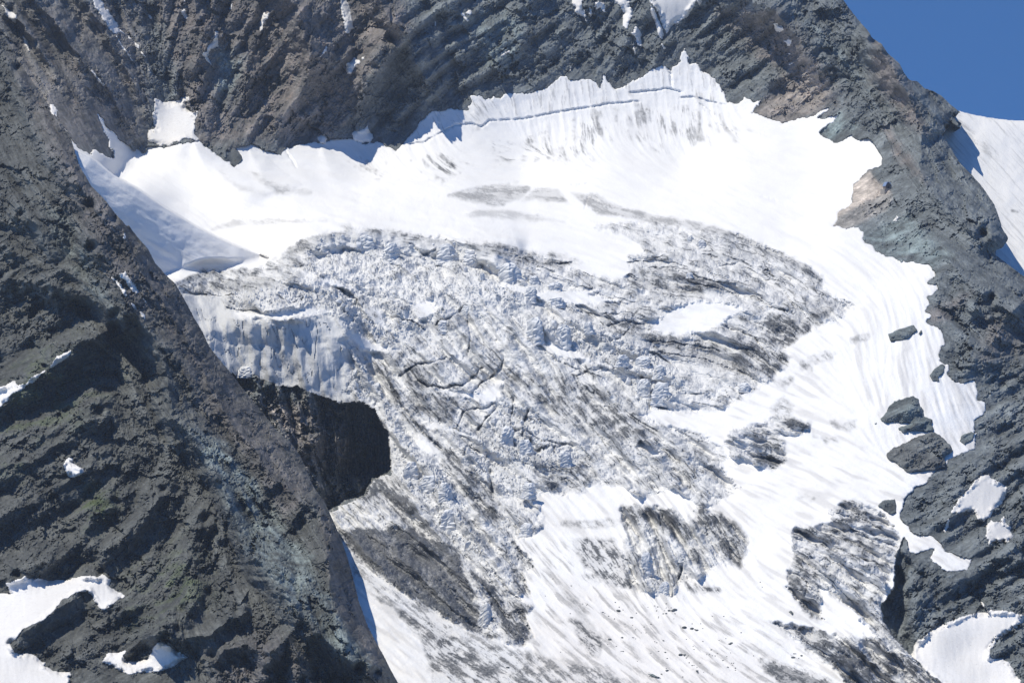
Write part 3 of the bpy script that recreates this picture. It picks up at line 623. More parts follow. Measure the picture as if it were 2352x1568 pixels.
# ------------------------------------------------------------------ mesh building
def grid_mesh(name, pos, mask, mat, attrs=(), smooth=False, smooth_mask=None, parent=None):
    """mask: boolean of vertices kept; a face is kept when its four corners are"""
    m = mask
    f = m[:-1, :-1] & m[:-1, 1:] & m[1:, :-1] & m[1:, 1:]
    used = np.zeros(m.shape, bool)
    used[:-1, :-1] |= f; used[:-1, 1:] |= f; used[1:, :-1] |= f; used[1:, 1:] |= f
    idx = np.full(m.shape, -1, np.int64); idx[used] = np.arange(used.sum())
    co = pos[used].astype(np.float32)
    q = np.stack([idx[:-1, :-1][f], idx[1:, :-1][f], idx[1:, 1:][f], idx[:-1, 1:][f]], -1).astype(np.int32)
    me = bpy.data.meshes.new(name)
    me.vertices.add(len(co)); me.vertices.foreach_set('co', co.ravel())
    me.loops.add(q.size); me.loops.foreach_set('vertex_index', q.ravel())
    me.polygons.add(len(q)); me.polygons.foreach_set('loop_start', np.arange(0, q.size, 4, dtype=np.int32))
    me.polygons.foreach_set('loop_total', np.full(len(q), 4, np.int32))
    if smooth_mask is not None:
        me.polygons.foreach_set('use_smooth', smooth_mask[:-1, :-1][f])
    else:
        me.polygons.foreach_set('use_smooth', np.full(len(q), smooth))
    me.update(calc_edges=True)
    for an, A in attrs:
        at = me.attributes.new(an, 'FLOAT', 'POINT')
        at.data.foreach_set('value', A[used].astype(np.float32))
    me.materials.append(mat)
    o = bpy.data.objects.new(name, me); COL.objects.link(o)
    if parent: o.parent = parent
    return o

def structure(o): o['kind'] = 'structure'; return o
def tag(o, label, cat, group=None, kind=None):
    o['label'] = label; o['category'] = cat
    if group: o['group'] = group
    if kind: o['kind'] = kind
    return o

# ------------------------------------------------------------------ materials
class NB:
    def __init__(s, name):
        s.m = bpy.data.materials.new(name); s.m.use_nodes = True; s.t = s.m.node_tree; s.b = s.t.nodes['Principled BSDF']
        s.g = s.t.nodes.new('ShaderNodeNewGeometry')
    def n(s, ty, **k):
        n = s.t.nodes.new(ty)
        for a, b in k.items(): setattr(n, a, b)
        return n
    def l(s, a, b): s.t.links.new(a, b)
    def noise(s, scale, det=6, rough=0.6, vec=None, dist=0.0):
        n = s.n('ShaderNodeTexNoise'); n.inputs['Scale'].default_value = scale; n.inputs['Detail'].default_value = det; n.inputs['Roughness'].default_value = rough; n.inputs['Distortion'].default_value = dist
        s.l(vec if vec is not None else s.g.outputs['Position'], n.inputs['Vector']); return n.outputs['Fac']
    def attr(s, name): n = s.n('ShaderNodeAttribute', attribute_name=name); return n.outputs['Fac']
    def rng(s, v, a, b, c=0.0, d=1.0):
        n = s.n('ShaderNodeMapRange'); s.l(v, n.inputs[0]); n.inputs[1].default_value = a; n.inputs[2].default_value = b; n.inputs[3].default_value = c; n.inputs[4].default_value = d; return n.outputs[0]
    def math(s, op, a, b):
        n = s.n('ShaderNodeMath', operation=op)
        for i, x in enumerate((a, b)):
            if isinstance(x, (int, float)): n.inputs[i].default_value = x
            else: s.l(x, n.inputs[i])
        return n.outputs[0]
    def mix(s, f, a, b, mode='MIX'):
        n = s.n('ShaderNodeMix', data_type='RGBA', blend_type=mode)
        for sock, x in ((n.inputs[0], f), (n.inputs[6], a), (n.inputs[7], b)):
            if isinstance(x, (int, float)): sock.default_value = x
            elif isinstance(x, tuple): sock.default_value = (*x, 1)
            else: s.l(x, sock)
        return n.outputs[2]
    def grey(s, v):
        n = s.n('ShaderNodeCombineColor')
        for i in range(3): s.l(v, n.inputs[i])
        return n.outputs[0]
    def bump(s, h, dist, strength=1.0):
        n = s.n('ShaderNodeBump'); n.inputs['Distance'].default_value = dist; n.inputs['Strength'].default_value = strength
        s.l(h, n.inputs['Height']); s.l(n.outputs[0], s.b.inputs['Normal'])

def rock_mat(name, k=1.0, green=(0.094, 0.104, 0.106), brown=(0.126, 0.112, 0.104), teal=(0.150, 0.185, 0.185), tan=(0.33, 0.29, 0.25), moss=(0.06, 0.075, 0.035)):
    b = NB(name)
    sc = lambda c: tuple(x * k for x in c)
    n1 = b.noise(0.045, 8, 0.62); n2 = b.noise(0.35, 6, 0.7); n3 = b.noise(0.012, 4, 0.5)
    c = b.mix(b.rng(n3, 0.4, 0.62), sc(green), sc(tuple(x * 1.12 for x in green)))
    c = b.mix(b.math('MULTIPLY', b.attr('brown'), b.rng(n1, 0.3, 0.62, 0.45, 1.0)), c, sc(brown))
    c = b.mix(b.math('MULTIPLY', b.attr('teal'), b.rng(n1, 0.35, 0.6)), c, sc(teal))
    c = b.mix(b.math('MULTIPLY', b.attr('tan'), b.rng(n1, 0.3, 0.55, 0.6, 1.0)), c, sc(tan))
    c = b.mix(b.math('MULTIPLY', b.attr('moss'), b.rng(n1, 0.46, 0.6)), c, sc(moss))
    c = b.mix(1.0, c, b.grey(b.rng(b.attr('band'), -2.2, 2.2, 0.42, 1.65)), 'MULTIPLY')
    # rust blotches and pale broken faces
    c = b.mix(b.math('MULTIPLY', b.rng(b.noise(0.09, 5, 0.6), 0.6, 0.72), b.math('MULTIPLY', b.attr('brown'), 0.5)), c, sc((0.17, 0.12, 0.085)))
    c = b.mix(b.rng(n2, 0.58, 0.8, 0, 0.55), c, sc((0.27, 0.275, 0.27)))
    c = b.mix(1.0, c, b.grey(b.rng(n1, 0.28, 0.72, 0.62, 1.38)), 'MULTIPLY')
    c = b.mix(1.0, c, b.grey(b.rng(n2, 0.25, 0.75, 0.66, 1.34)), 'MULTIPLY')
    b.l(c, b.b.inputs['Base Color'])
    b.b.inputs['Roughness'].default_value = 0.85
    b.b.inputs['Specular IOR Level'].default_value = 0.25
    b.bump(b.noise(0.5, 8, 0.66), 0.5, 0.8)
    return b.m

def snow_mat(name, glac=True):
    b = NB(name)
    n1 = b.noise(0.02, 6, 0.6); n2 = b.noise(0.5, 5, 0.7)
    c = b.mix(b.rng(n1, 0.35, 0.7), (0.91, 0.90, 0.875), (0.87, 0.86, 0.83)) if glac else b.mix(b.rng(n1, 0.35, 0.7), (0.84, 0.82, 0.785), (0.77, 0.745, 0.70))
    if glac:
        c = b.mix(b.math('MULTIPLY', b.attr('dust'), 0.55), c, (0.80, 0.765, 0.71))
        c = b.mix(b.math('MULTIPLY', b.attr('warm'), 0.5), c, (0.72, 0.66, 0.60))
        c = b.mix(b.attr('ice'), c, (0.645, 0.645, 0.635))
        d = b.attr('dirt')
        d = b.math('MULTIPLY', d, b.rng(n2, 0.3, 0.66, 0.72, 1.28))
        c = b.mix(b.rng(d, 0, 1.0, 0, 0.97), c, b.mix(b.rng(n1, 0.4, 0.6), (0.066, 0.072, 0.08), (0.105, 0.107, 0.11)))
    else:
        st = b.n('ShaderNodeMapping'); st.inputs['Scale'].default_value = (1.0, 1.0, 0.12); st.inputs['Rotation'].default_value = (0, 0.2, 0)
        b.l(b.g.outputs['Position'], st.inputs['Vector'])
        n3 = b.noise(0.35, 5, 0.65, st.outputs[0])
        c = b.mix(b.rng(n3, 0.52, 0.72, 0, 0.45), c, (0.62, 0.585, 0.53))
        c = b.mix(b.rng(n1, 0.4, 0.65, 0, 0.5), c, (0.78, 0.75, 0.70))
        c = b.mix(b.rng(b.noise(0.7, 3, 0.5), 0.70, 0.75, 0, .8), c, (0.2, 0.19, 0.18))
    b.l(c, b.b.inputs['Base Color'])
    b.b.inputs['Roughness'].default_value = 0.75
    b.b.inputs['Specular IOR Level'].default_value = 0.25
    b.bump(b.noise(0.45, 6, 0.65), 0.8 if glac else 0.5, 0.6)
    return b.m

M_MTN = rock_mat('far_rock', 1.35)
M_RIDGE = rock_mat('near_rock', 1.05, green=(0.083, 0.086, 0.080), brown=(0.118, 0.108, 0.105), teal=(0.17, 0.20, 0.195))
M_OUT = rock_mat('outcrop_rock', 1.05)
M_GLAC = snow_mat('glacier_snow_ice')
M_PATCH = snow_mat('old_snow', False)
def serac_mat():
    b = NB('serac_ice')
    n1 = b.noise(0.25, 6, 0.6); n2 = b.noise(1.2, 5, 0.7)
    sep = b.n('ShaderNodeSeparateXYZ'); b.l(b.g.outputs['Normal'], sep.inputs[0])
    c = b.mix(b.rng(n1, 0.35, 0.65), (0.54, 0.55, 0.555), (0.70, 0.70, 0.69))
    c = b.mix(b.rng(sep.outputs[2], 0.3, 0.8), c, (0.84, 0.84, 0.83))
    c = b.mix(b.rng(n2, 0.58, 0.72, 0, 0.6), c, (0.25, 0.25, 0.25))
    b.l(c, b.b.inputs['Base Color']); b.b.inputs['Roughness'].default_value = 0.6
    b.bump(n2, 0.5, 0.6)
    return b.m
M_SERAC = serac_mat()

# ------------------------------------------------------------------ old snow lying on the rock
def sub(poly, pad):
    x0, y0 = poly.min(0) - pad; x1, y1 = poly.max(0) + pad
    i0, i1 = np.searchsorted(gx, [x0, x1]); j0, j1 = np.searchsorted(gy, [y0, y1])
    return (slice(max(j0, 0), j1), slice(max(i0, 0), i1))

YA_s = blur(YA, 13); YR_s = blur(YR, 13); YA_w = blur(YA, 34); YR_w = blur(YR, 34)
UNDA = np.full(U.shape, -1e9); UNDR = np.full(U.shape, -1e9)
def snow_patch(s, label, where, thick=3.0, rg=3.0, group=None, name='snow_patch'):
    poly = P(s)
    sl = sub(poly, 14)
    u, v = U[sl], V[sl]
    sd = sdf_small(poly, 0, u, v) + rg * (WU[sl] * 0.8 + 0.8 * np.abs(WV[sl]) - 0.25) + 0.6 * WOB[sl]
    Yb_, Ys_ = (YR, YR_s) if where == 'ridge' else (YA, YA_s)
    if np.ptp(poly, 0).min() > 90: Ys_ = YR_w if where == 'ridge' else YA_w
    lift = thick * sst(0, 9, sd) + 0.6
    kk = sst(0, 16, sd)
    y = (Yb_[sl] - .5) * (1 - kk) + Ys_[sl] * kk - lift + (0.3 * fbm(u / 18, v / 60, 3, 77)) * kk
    y = np.where(sd > 0, y, Yb_[sl] + 3.0 + np.clip(-sd, 0, 10) * 1.0)
    Un = UNDR if where == 'ridge' else UNDA
    Un[sl] = np.where(sd > 1.0, np.maximum(Un[sl], y + 1.5 + 4 * sst(0, 12, sd)), Un[sl])
    o = grid_mesh(name, world(u, v, y), sd > -7, M_PATCH, smooth=True)
    return tag(o, label, 'snow patch', group)

W, R = 'wall', 'ridge'
PATCHES = [
 ('C 45,-60 360,-60 345,0 330,50 300,85 280,120 230,140 200,150 175,205 158,210 150,180 135,150 120,110 100,60 60,20', 'widest snow couloir cut by the top edge above the headwall', W),
 ('C 60,20 90,60 110,110 130,160 148,215 135,245 115,225 95,150 70,90', 'long thin snow strip along the left side of the widest top couloir', W),
 ('C 128,268 140,265 155,300 148,308', 'tiny snow sliver just below the tip of the top couloir', W),
 ('C 345,0 385,-40 380,10 365,50 355,30', 'narrow snow streak at the right side of the widest top couloir', W),
 ('B 1525,-40 1615,-40 1610,40 1625,80 1635,140 1610,100 1570,95 1560,60', 'slanting ragged snow streak, first of the row left of the top couloir', W),
 ('B 1645,40 1660,45 1670,90 1655,105', 'small upright snow fleck between two ragged streaks at top', W),
 ('B 1680,20 1745,12 1752,80 1735,75 1715,50 1690,65 1675,40', 'hook shaped snow patch high on the dark wall, second in the row', W),
 ('B 1790,-40 1890,-40 1895,20 1918,60 1912,110 1895,130 1882,185 1855,160 1850,110 1862,80 1830,30 1800,30', 'tall ragged snow streak left of the wide top couloir', W),
 ('B 1905,205 1935,160 1960,195 1970,215 1960,240 1968,285 1942,275 1935,235', 'broken snow streak under the tall ragged one', W),
 ('B 1912,270 1922,275 1938,335 1925,335', 'hair thin snow streak lowest of the chain on the dark wall', W),
 ('B 865,85 885,92 925,138 905,138 880,112', 'slanting snow wedge on the green grey wall near the smooth slab', W),
 ('B 895,78 910,58 928,62 930,95 912,98', 'small snow scrap touching the slanting wedge by the slab', W),
 ('B 1105,345 1135,315 1168,303 1160,322 1130,340', 'small dash of snow alone on the central dark wall', W),
 ('B 698,130 712,135 712,162 702,160', 'tiny snow fleck left of the smooth slab', W),
 ('B 1540,290 1556,290 1556,312 1545,300', 'tiny snow dot right of centre on the dark wall', W),
 ('B 1530,405 1542,405 1535,440 1527,440', 'tiny snow fleck just above the headwall snow edge', W),
 ('A 2075,-40 2115,-40 2125,0 2150,60 2152,110 2172,180 2150,180 2142,218 2115,205 2105,130 2088,80', 'long white snow gully between the two brown buttresses', W),
 ('A 2118,395 2150,375 2170,345 2190,362 2212,382 2180,402 2160,430 2150,462 2125,455', 'snow patch on a ledge under the long gully', W),
 ('A 2212,352 2238,342 2230,370 2218,375', 'tiny snow fleck right of the ledge patch', W),
 ('A 1588,190 1598,125 1618,75 1625,95 1652,80 1645,110 1620,140 1606,190', 'forked snow patch on the upper brown buttress', W),
 ('A 1408,30 1426,18 1418,58 1402,66', 'small snow fleck near the top between forked and hooked patches', W),
 ('A 1235,330 1268,318 1275,282 1308,248 1318,192 1336,192 1338,290 1292,300 1278,350 1302,410 1262,378', 'hooked snow patch in a rock cleft above the side snow apron', W),
 ('A 1098,75 1128,52 1140,80 1155,132 1122,102', 'small triangular snow patch near the top left of the wall', W),
 ('A 1125,0 1135,0 1138,50 1130,50', 'thin snow thread above the small triangular patch', W),
 ('A 900,88 920,92 936,115 920,126', 'tiny hooked snow fleck on the upper left wall', W),
 ('A 535,-40 610,-40 640,50 680,90 720,155 735,200 712,218 690,205 650,150 600,80', 'long white gully snow at the top left', W),
 ('A 700,208 718,222 745,275 785,325 815,372 832,395 815,385 745,292', 'thin snow line tailing from the long top left gully', W),
 ('A 732,185 765,205 805,235 845,275 888,350 872,340 825,268 780,228', 'broken snow line running beside the top left gully tail', W),
 ('A 908,425 922,440 932,465 918,450', 'tiny snow fleck below the broken gully lines', W),
 ('A 550,430 572,438 605,470 640,518 630,530 592,492', 'short slanting snow stripe on the shaded left slabs', W),
 ('A 15,35 40,50 100,95 98,150 75,130 40,90', 'pointed snow patch in the top left corner', W),
 ('A 92,150 108,165 135,205 172,265 178,308 205,345 190,335 150,270 128,205', 'narrow snow tail below the top left corner patch', W),
 ('A 303,680 318,650 336,680 332,710 315,702', 'small round snow fleck at the edge of the near ridge', R),
 ('A 950,610 1010,630 1100,615 1140,590 1145,660 1180,692 1220,680 1195,740 1193,820 1210,853 1140,848 1060,875 1030,895 960,885 910,868 900,790 945,790 935,700 940,640', 'large hanging snow apron in the rock recess above the left snow slope', W),
 ('A 1128,600 1165,590 1150,625 1138,625', 'snow scrap at the upper right corner of the hanging apron', W),
 ('A 2150,812 2205,792 2252,770 2262,800 2290,848 2270,872 2220,878 2172,858', 'tilted snow slab stuck under the buttress above the bergschrund', W),
 ('A 1948,842 1968,825 1990,825 2008,850 1988,880 1958,872', 'small snow lump at the foot of the brown buttress', W),
 ('A 1962,352 1975,320 1998,280 2008,290 2000,318 1975,340', 'faint snow fleck in the shaded cleft of the brown buttress', W),
 ('C 820,152 845,140 868,155 878,185 855,202 828,186', 'round white snow spot high on the right shoulder', W),
 ('C 872,252 905,238 932,246 928,280 902,296', 'ragged snow spot just below the round one on the shoulder', W),
 ('C 900,330 925,320 918,335', 'tiny snow dash under the shoulder spots', W),
 ('C 905,400 925,385 942,385 928,398', 'tiny lowest snow dash under the shoulder spots', W),
 ('C 1545,1355 1572,1322 1588,1335 1572,1358', 'small snow fleck on the ridge below the hut', W),
 ('I 2080,295 2130,295 2180,330 2250,365 2240,420 2220,470 2190,490 2150,540 2100,588 2070,560 2030,520 1960,520 1900,530 1912,498 1950,440 2000,390 2050,340', 'largest snow patch among the lower right rocks', W),
 ('I 2118,600 2150,570 2200,580 2228,548 2240,590 2272,612 2277,670 2255,712 2200,705 2160,712 2135,732 2125,680', 'squarish snow patch under the largest one, lower right rocks', W),
 ('I 1856,635 1888,555 1898,575 1872,650', 'thin snow sliver left of the dark rounded knob', W),
 ('I 1680,1330 1720,1290 1780,1250 1850,1210 1920,1180 2000,1150 2100,1130 2200,1120 2280,1125 2340,1150 2420,1150 2420,1190 2352,1190 2310,1220 2240,1270 2180,1310 2170,1340 2140,1370 2150,1410 2220,1420 2260,1440 2290,1480 2300,1520 2330,1550 2340,1750 2050,1750 1870,1590 1780,1520 1700,1440 1655,1390', 'broad streaky snowfield in the bottom right corner', W),
 ('I 2085,1068 2098,1065 2120,1110 2108,1108', 'tiny snow streak above the bottom right snowfield', W),
 ('D 688,395 705,398 735,425 778,482 770,506 735,475', 'left one of two snow strips on the near ridge flank', R),
 ('D 733,370 772,350 790,385 815,420 860,492 830,492 780,442', 'right and wider one of two snow strips on the near ridge flank', R),
 ('D 855,490 865,500 905,550 890,548', 'thin snow tail below the wider flank strip', R),
 ('D 750,150 760,108 770,120 770,160', 'tiny upright snow fleck near the crest of the near ridge', R),
 ('D 803,545 822,550 840,580 835,592 818,582', 'small snow fleck in the scree notch, the upper of two', R),
 ('D 848,600 868,602 890,618 888,648 868,635', 'small snow fleck in the scree notch, the lower of two', R),
 ('D 303,945 322,905 342,878 380,860 455,822 430,860 375,908 330,938', 'slender snow stripe in the rock groove of the near ridge', R),
 ('D -160,1130 -60,1080 0,1060 30,1050 95,1015 110,1048 150,1040 210,985 275,962 235,1005 170,1052 120,1082 60,1122 30,1160 0,1190 -160,1290', 'long snow wedge at the left edge below the slender stripe', R),
 ('G 383,235 400,215 400,188 440,183 452,192 442,218 500,245 515,270 500,295 435,315 412,290', 'lone kite shaped snow patch on the near ridge', R),
 ('G -400,1020 60,1018 30,955 150,915 250,928 310,940 420,930 530,905 600,915 625,900 685,930 670,970 720,1005 772,1030 700,1080 640,1122 600,1100 560,1040 540,1003 480,1012 380,1062 330,1130 250,1190 150,1240 60,1322 90,1375 150,1390 200,1385 280,1440 270,1465 330,1490 430,1500 445,1750 -400,1750', 'big curved snowfield at the lower left corner', R),
 ('G 620,1440 660,1375 720,1380 790,1345 755,1400 780,1438 850,1432 900,1420 940,1350 990,1280 1020,1330 1080,1360 1150,1410 1080,1460 1000,1495 850,1502 760,1512 720,1475 650,1455', 'winged snow patch wrapped round a rock at the bottom left', R),
]
for s, lab, wh in PATCHES:
    small = 'tiny' in lab or 'thin' in lab or 'fleck' in lab
    o = snow_patch(s, lab, wh, 3.2 if small else 2.4, 1.2 if small else 3.6)
    o['group'] = 'old snow patches on the rock slopes'

# ------------------------------------------------------------------ compose the three terrain sheets
gl = rag(GL, 4.5)
gl = np.where(CV_ > -30, np.minimum(gl, -cv + 2), gl)

BANDA = (1 - .6 * calm) * np.clip(0.55 * strat2 + 0.5 * strat1 + 0.45 * WOB, -2.5, 2.5)
# rock tints
brownA = np.maximum.reduce([zone('A 0,0 900,0 900,880 0,1000', 40, 20) * .75, zone('A 900,-200 B 380,-300 560,200 430,300 280,520 200,700 50,860 A 1200,880', 30, 20),
    zone('C 480,60 860,80 1060,340 1200,560 1190,640 1080,700 870,770 690,700 900,450 700,330', 30, 20), zone('C 1430,240 1530,330 1700,640 1780,830 1640,760 1420,480', 20, 14),
    zone('C 1500,760 1760,1120 1560,960', 16, 10), zone('F 1740,600 2030,480 1900,640 1790,680', 14, 8) * .8, zone('F 2120,640 2352,600 2352,850 2100,900', 30, 14) * .7, zone('D 1600,1150 2050,1200 2200,1568 1850,1568', 30, 14), zone('I 1300,100 1870,160 1860,270 1640,280', 10, 8) * .5]) * 0.95
tealA = np.maximum.reduce([zone('B 900,100 1250,60 1200,420 1000,380', 30, 20) * .5, zone('C 1085,810 1225,690 1340,780 1190,880', 10, 6) * 1.0, zone('F 1360,130 1650,20 1900,250 1800,340 1500,260', 20, 8) * .85, zone('A 1300,300 1500,300 1450,620 1340,640', 20, 12) * .8, zone('C 1000,100 1250,330 1400,560 1250,420', 30, 14) * .4])
tanA = zone('C 1410,1035 1440,1100 1530,1170 1545,1230 1500,1290 1340,1370 1260,1400 1185,1390 1200,1300 1300,1240 1300,1130', 6, 4)
tanA = tanA * (1 - .6 * zone('C 1200,1340 1310,1275 1480,1195 1545,1185 1540,1270 1340,1390 1200,1400', 4, 3))
tanA = np.maximum(tanA, cvm * (1 - .7 * darkcorner) * 0.8 * sst(.95, 1.5, crag2 + .2 * strat2))  # hollow's crag edges tinted pale in place of light on their relief
tanA = np.maximum(tanA, .35 * zone('C 700,690 1050,420 1190,600 1000,720 870,760', 14, 8))
zero = np.zeros_like(U)
okA = MS > -58
add_cliff(YA, P('C 1190,1330 1230,1300 1310,1262 1400,1215 1480,1185 1545,1175'), 15, 16, 36)
add_cliff(YA, P('C 1300,1265 1400,1190 1500,1150'), 5, 10, 12)
YA = np.maximum(YA, np.where(RG > 8, -1e9, UNDA))
YR = np.maximum(YR, UNDR)
uA, vA, yA2 = fold(MS, YA + 22 * np.exp(-np.clip(MS, 0, 200) / 14), U, V, 3.2)
inside = gl > 0
yGa = YG + 0
posG = world(U, V, YG)
# sink rock below ice and ice below rock
yRockFinal = np.where(inside, np.maximum(yA2, YG + 6 + 1.2 * np.clip(gl, 0, 20)), yA2)
hid = sst(10, 60, RG)
yRockFinal = np.where(RG > 10, np.maximum(yRockFinal, YR + 60 * hid), yRockFinal)
posA = world(uA, vA, yRockFinal)
posA[..., 2] -= 5.0 * sst(0, 16, gl) + 10 * sst(20, 60, gl)
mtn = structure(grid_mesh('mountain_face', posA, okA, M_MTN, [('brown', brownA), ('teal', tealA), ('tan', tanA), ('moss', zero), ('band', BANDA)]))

push = np.clip(-gl, 0, 60)
yGf = np.where(gl < 0, np.maximum(YG + 2.0 * push, YA + 2.5 * push), YG)
yGf = np.where(RG > 10, np.maximum(yGf, YR + 60 * hid), yGf)
posG = world(U, V, yGf)
hedge = sst(-2, 14, gl)
posG[..., 2] += 0.55 * HG * hedge
posG[..., 1] -= 0.85 * HG * hedge
okG = (gl > -14)
ATT_G = [('dirt', DIRT), ('ice', ICEA), ('dust', DUST), ('warm', WARM)]
glacier = structure(grid_mesh('glacier', posG, okG, M_GLAC, ATT_G, smooth_mask=(soft_ice < 0.35)))

brownR = np.maximum(zone('A 0,100 430,830 D 720,0 1075,430 1280,810 1530,1120 1880,1568 G 1930,380 1750,560 1600,300 1300,0 D 1250,1200 1000,720 700,420 450,0', 40, 20), zone('G 1300,1400 1600,1250 2352,1568 1300,1700', 40, 20) * .9)
brownR = .78 * np.maximum(brownR, zone('G 1930,380 2130,800 2352,1400 2300,1500 2060,1130 2000,800', 10, 8))
tealR = np.maximum(zone('G 1120,0 1400,120 1700,560 1930,850 2050,1150 2300,1480 2100,1400 1720,1000 1460,640 1330,280', 20, 10), zone('A 300,1400 D 260,0 420,0 600,420 760,640 560,480 340,200', 25, 12) * .6)
mossR = np.maximum.reduce([zone('D 0,900 500,800 700,1000 400,1300 0,1568', 60, 20) * .7, zone('G 500,350 760,420 600,620 450,560', 40, 16), zone('G 850,900 1200,700 1300,1000 1100,1100 800,1200', 60, 20) * .8, zone('G 0,0 300,0 100,300', 40, 20) * .8])
uR, vR, yR2 = fold(RG, YR, U, V, 3.0)
posR = world(uR, vR, yR2)
ridge = structure(grid_mesh('rock_ridge', posR, RG > -55, M_RIDGE, [('brown', brownR), ('teal', tealR), ('tan', zero), ('moss', mossR), ('band', BANDA)]))

# far snow dome beyond the right-hand ridge
SNF = np.concatenate([P('C 1500,600 1700,620 1960,682 2050,705 2150,722 2250,735 2352,742 2500,750 2700,780 2900,860'), [(2900, 900), (2900, 1300), (2000, 1300)], P('C 1300,700')])
SF = sdf(SNF, 150, -150)
YS = 3110 - (V - 290) * 0.74 + (U - 2400) * 0.12 + 2 * fbm(U / 80, V / 80, 3, 77) + 18 * np.exp(-np.clip(SF, 0, 200) / 10)
fa = np.full(U.shape, math.radians(48.0)); fs = lic(WH, fa + 0.1 * WU, 60); fs2 = lic(WH2, fa + .1 * WV, 20)
us, vs, ys = fold(SF, YS, U, V, 4.0)
DS = np.clip(0.26 * sst(0.5, 2.2, fs) + 0.12 * sst(0.5, 2, fs2), 0, 1) + 0.35 * zone('C 1900,700 1960,720 2100,860 2200,1000 2050,880', 10, 6) * nd
DS = np.maximum(DS, .75 * zone('C 2270,1285 2320,1290 2310,1300 2280,1300', 3, 4))
snf = structure(grid_mesh('snowfield', world(us, vs, ys), (SF > -40) & (V < 1100) & (U > 2150), M_GLAC, [('dirt', DS), ('ice', zero + .25), ('dust', zero + .4), ('warm', zero)], smooth=True))

# ------------------------------------------------------------------ things on the terrain
# rock islands in the ice
def outcrop(s, label, height=9.0, rg=4.0, tn=0.0, name='rock_outcrop'):
    poly = P(s); sl = sub(poly, 18); u, v = U[sl], V[sl]
    sd = sdf_small(poly, 0, u, v) + rg * (WU[sl] * 0.8 + 0.6 * np.abs(WV[sl]) - 0.2)
    rel = relA[sl] * 0.55
    dm = sd.max()
    h = height * (1 - np.exp(-np.clip(sd, 0, 300) / 12))
    y = np.where(sd > 0, YG[sl] - 2.0 - h + rel * sst(0, 12, sd), YG[sl] - 1.5 + 4.0 * np.clip(-sd, 0, 30))
    y = np.where(sd > 3, np.minimum(y, YG[sl] - 1.2), y)
    n1 = np.full(u.shape, tn)
    o = grid_mesh(name, world(u, v, y), sd > -9, M_OUT, [('brown', n1), ('teal', 0.5 * (1 - n1)), ('tan', n1 * 0), ('moss', n1 * 0), ('band', BANDA[sl])])
    return tag(o, label, 'rock outcrop', 'rock islands in the ice')
outcrop('F 1520,740 1560,720 1620,700 1675,685 1697,715 1665,740 1640,765 1580,775 1535,787 1525,760', 'dark slanting rock island alone in the right snow slope', 6, 2)
outcrop('F 1706,735 1722,714 1728,722 1716,742', 'tiny rock right of the slanting rock island', 3, 1)
outcrop('F 1775,990 1800,950 1850,920 1870,930 1865,970 1830,1000 1832,1025 1790,1020', 'small jagged rock islet close to the right snow margin', 5, 2.5)
outcrop('F 1478,1252 1520,1190 1560,1150 1620,1130 1670,1113 1705,1140 1720,1180 1745,1200 1740,1240 1788,1262 1780,1295 1805,1325 1760,1338 1700,1330 1610,1342 1590,1312 1650,1285 1580,1275 1520,1282 1490,1275', 'upper of the two big rock islands with layered slabs', 12)
outcrop('F 1513,1480 1545,1440 1600,1410 1700,1365 1780,1335 1830,1350 1900,1410 1917,1450 1872,1470 1872,1555 I 1860,250 1810,268 1720,272 1640,282 1580,230 1515,185', 'lower of the two big rock islands with brown base', 14, 4, 0.5)
outcrop('F 1955,1390 1970,1360 2030,1335 2052,1345 2040,1380 1990,1417', 'rounded rock knob beside the right rock margin', 6, 2)
outcrop('I 1458,482 1490,450 1560,443 1572,525 1540,532 1500,510', 'small square rock island above the lower right crevasses', 5, 2.5)
outcrop('F 1432,1285 1450,1275 1452,1288 1440,1292', 'pebble sized rock left of the upper big island', 2, .8)
outcrop('I 905,1128 925,1122 942,1140 930,1150', 'small dark stone block lying on the lower central snow', 3, 1)
outcrop('I 45,1512 75,1510 125,1535 95,1535', 'flat elongated stone slab near the bottom of the glacier', 3, 1)

# loose boulders on the lower snow
rnd = random.Random(8)
def boulder_mesh(seed, n=2):
    import bmesh
    bm = bmesh.new(); bmesh.ops.create_icosphere(bm, subdivisions=n, radius=1.0)
    r = random.Random(seed); ax = [Vector((r.gauss(0, 1), r.gauss(0, 1), r.gauss(0, 1))).normalized() for _ in range(9)]
    for v in bm.verts:
        s_ = 1.0
        for a in ax:
            d = v.co.normalized().dot(a)
            if d > 0.55: s_ = min(s_, 0.72 / d + 0.02)
        v.co = v.co.normalized() * s_ * (1 + r.uniform(-.05, .05)); v.co.z *= 0.75; v.co.x *= 1.2
    me = bpy.data.meshes.new('boulder'); bm.to_mesh(me); bm.free(); me.materials.append(M_OUT); return me
bm_ = [boulder_mesh(i) for i in range(7)]
def gpos(u, v):
    j = int(round((v - Y0) / S)); i = int(round((u - X0) / S)); return posG[j, i], gl[j, i], RG[j, i]
pl_b = [P('H 1300,840 1800,1000 2352,1250 2352,1568 1000,1500 1500,1350'), P('I 0,1050 500,1150 1000,1400 800,1540 0,1500'), P('I 620,840 900,980 750,980')]
nb = 0
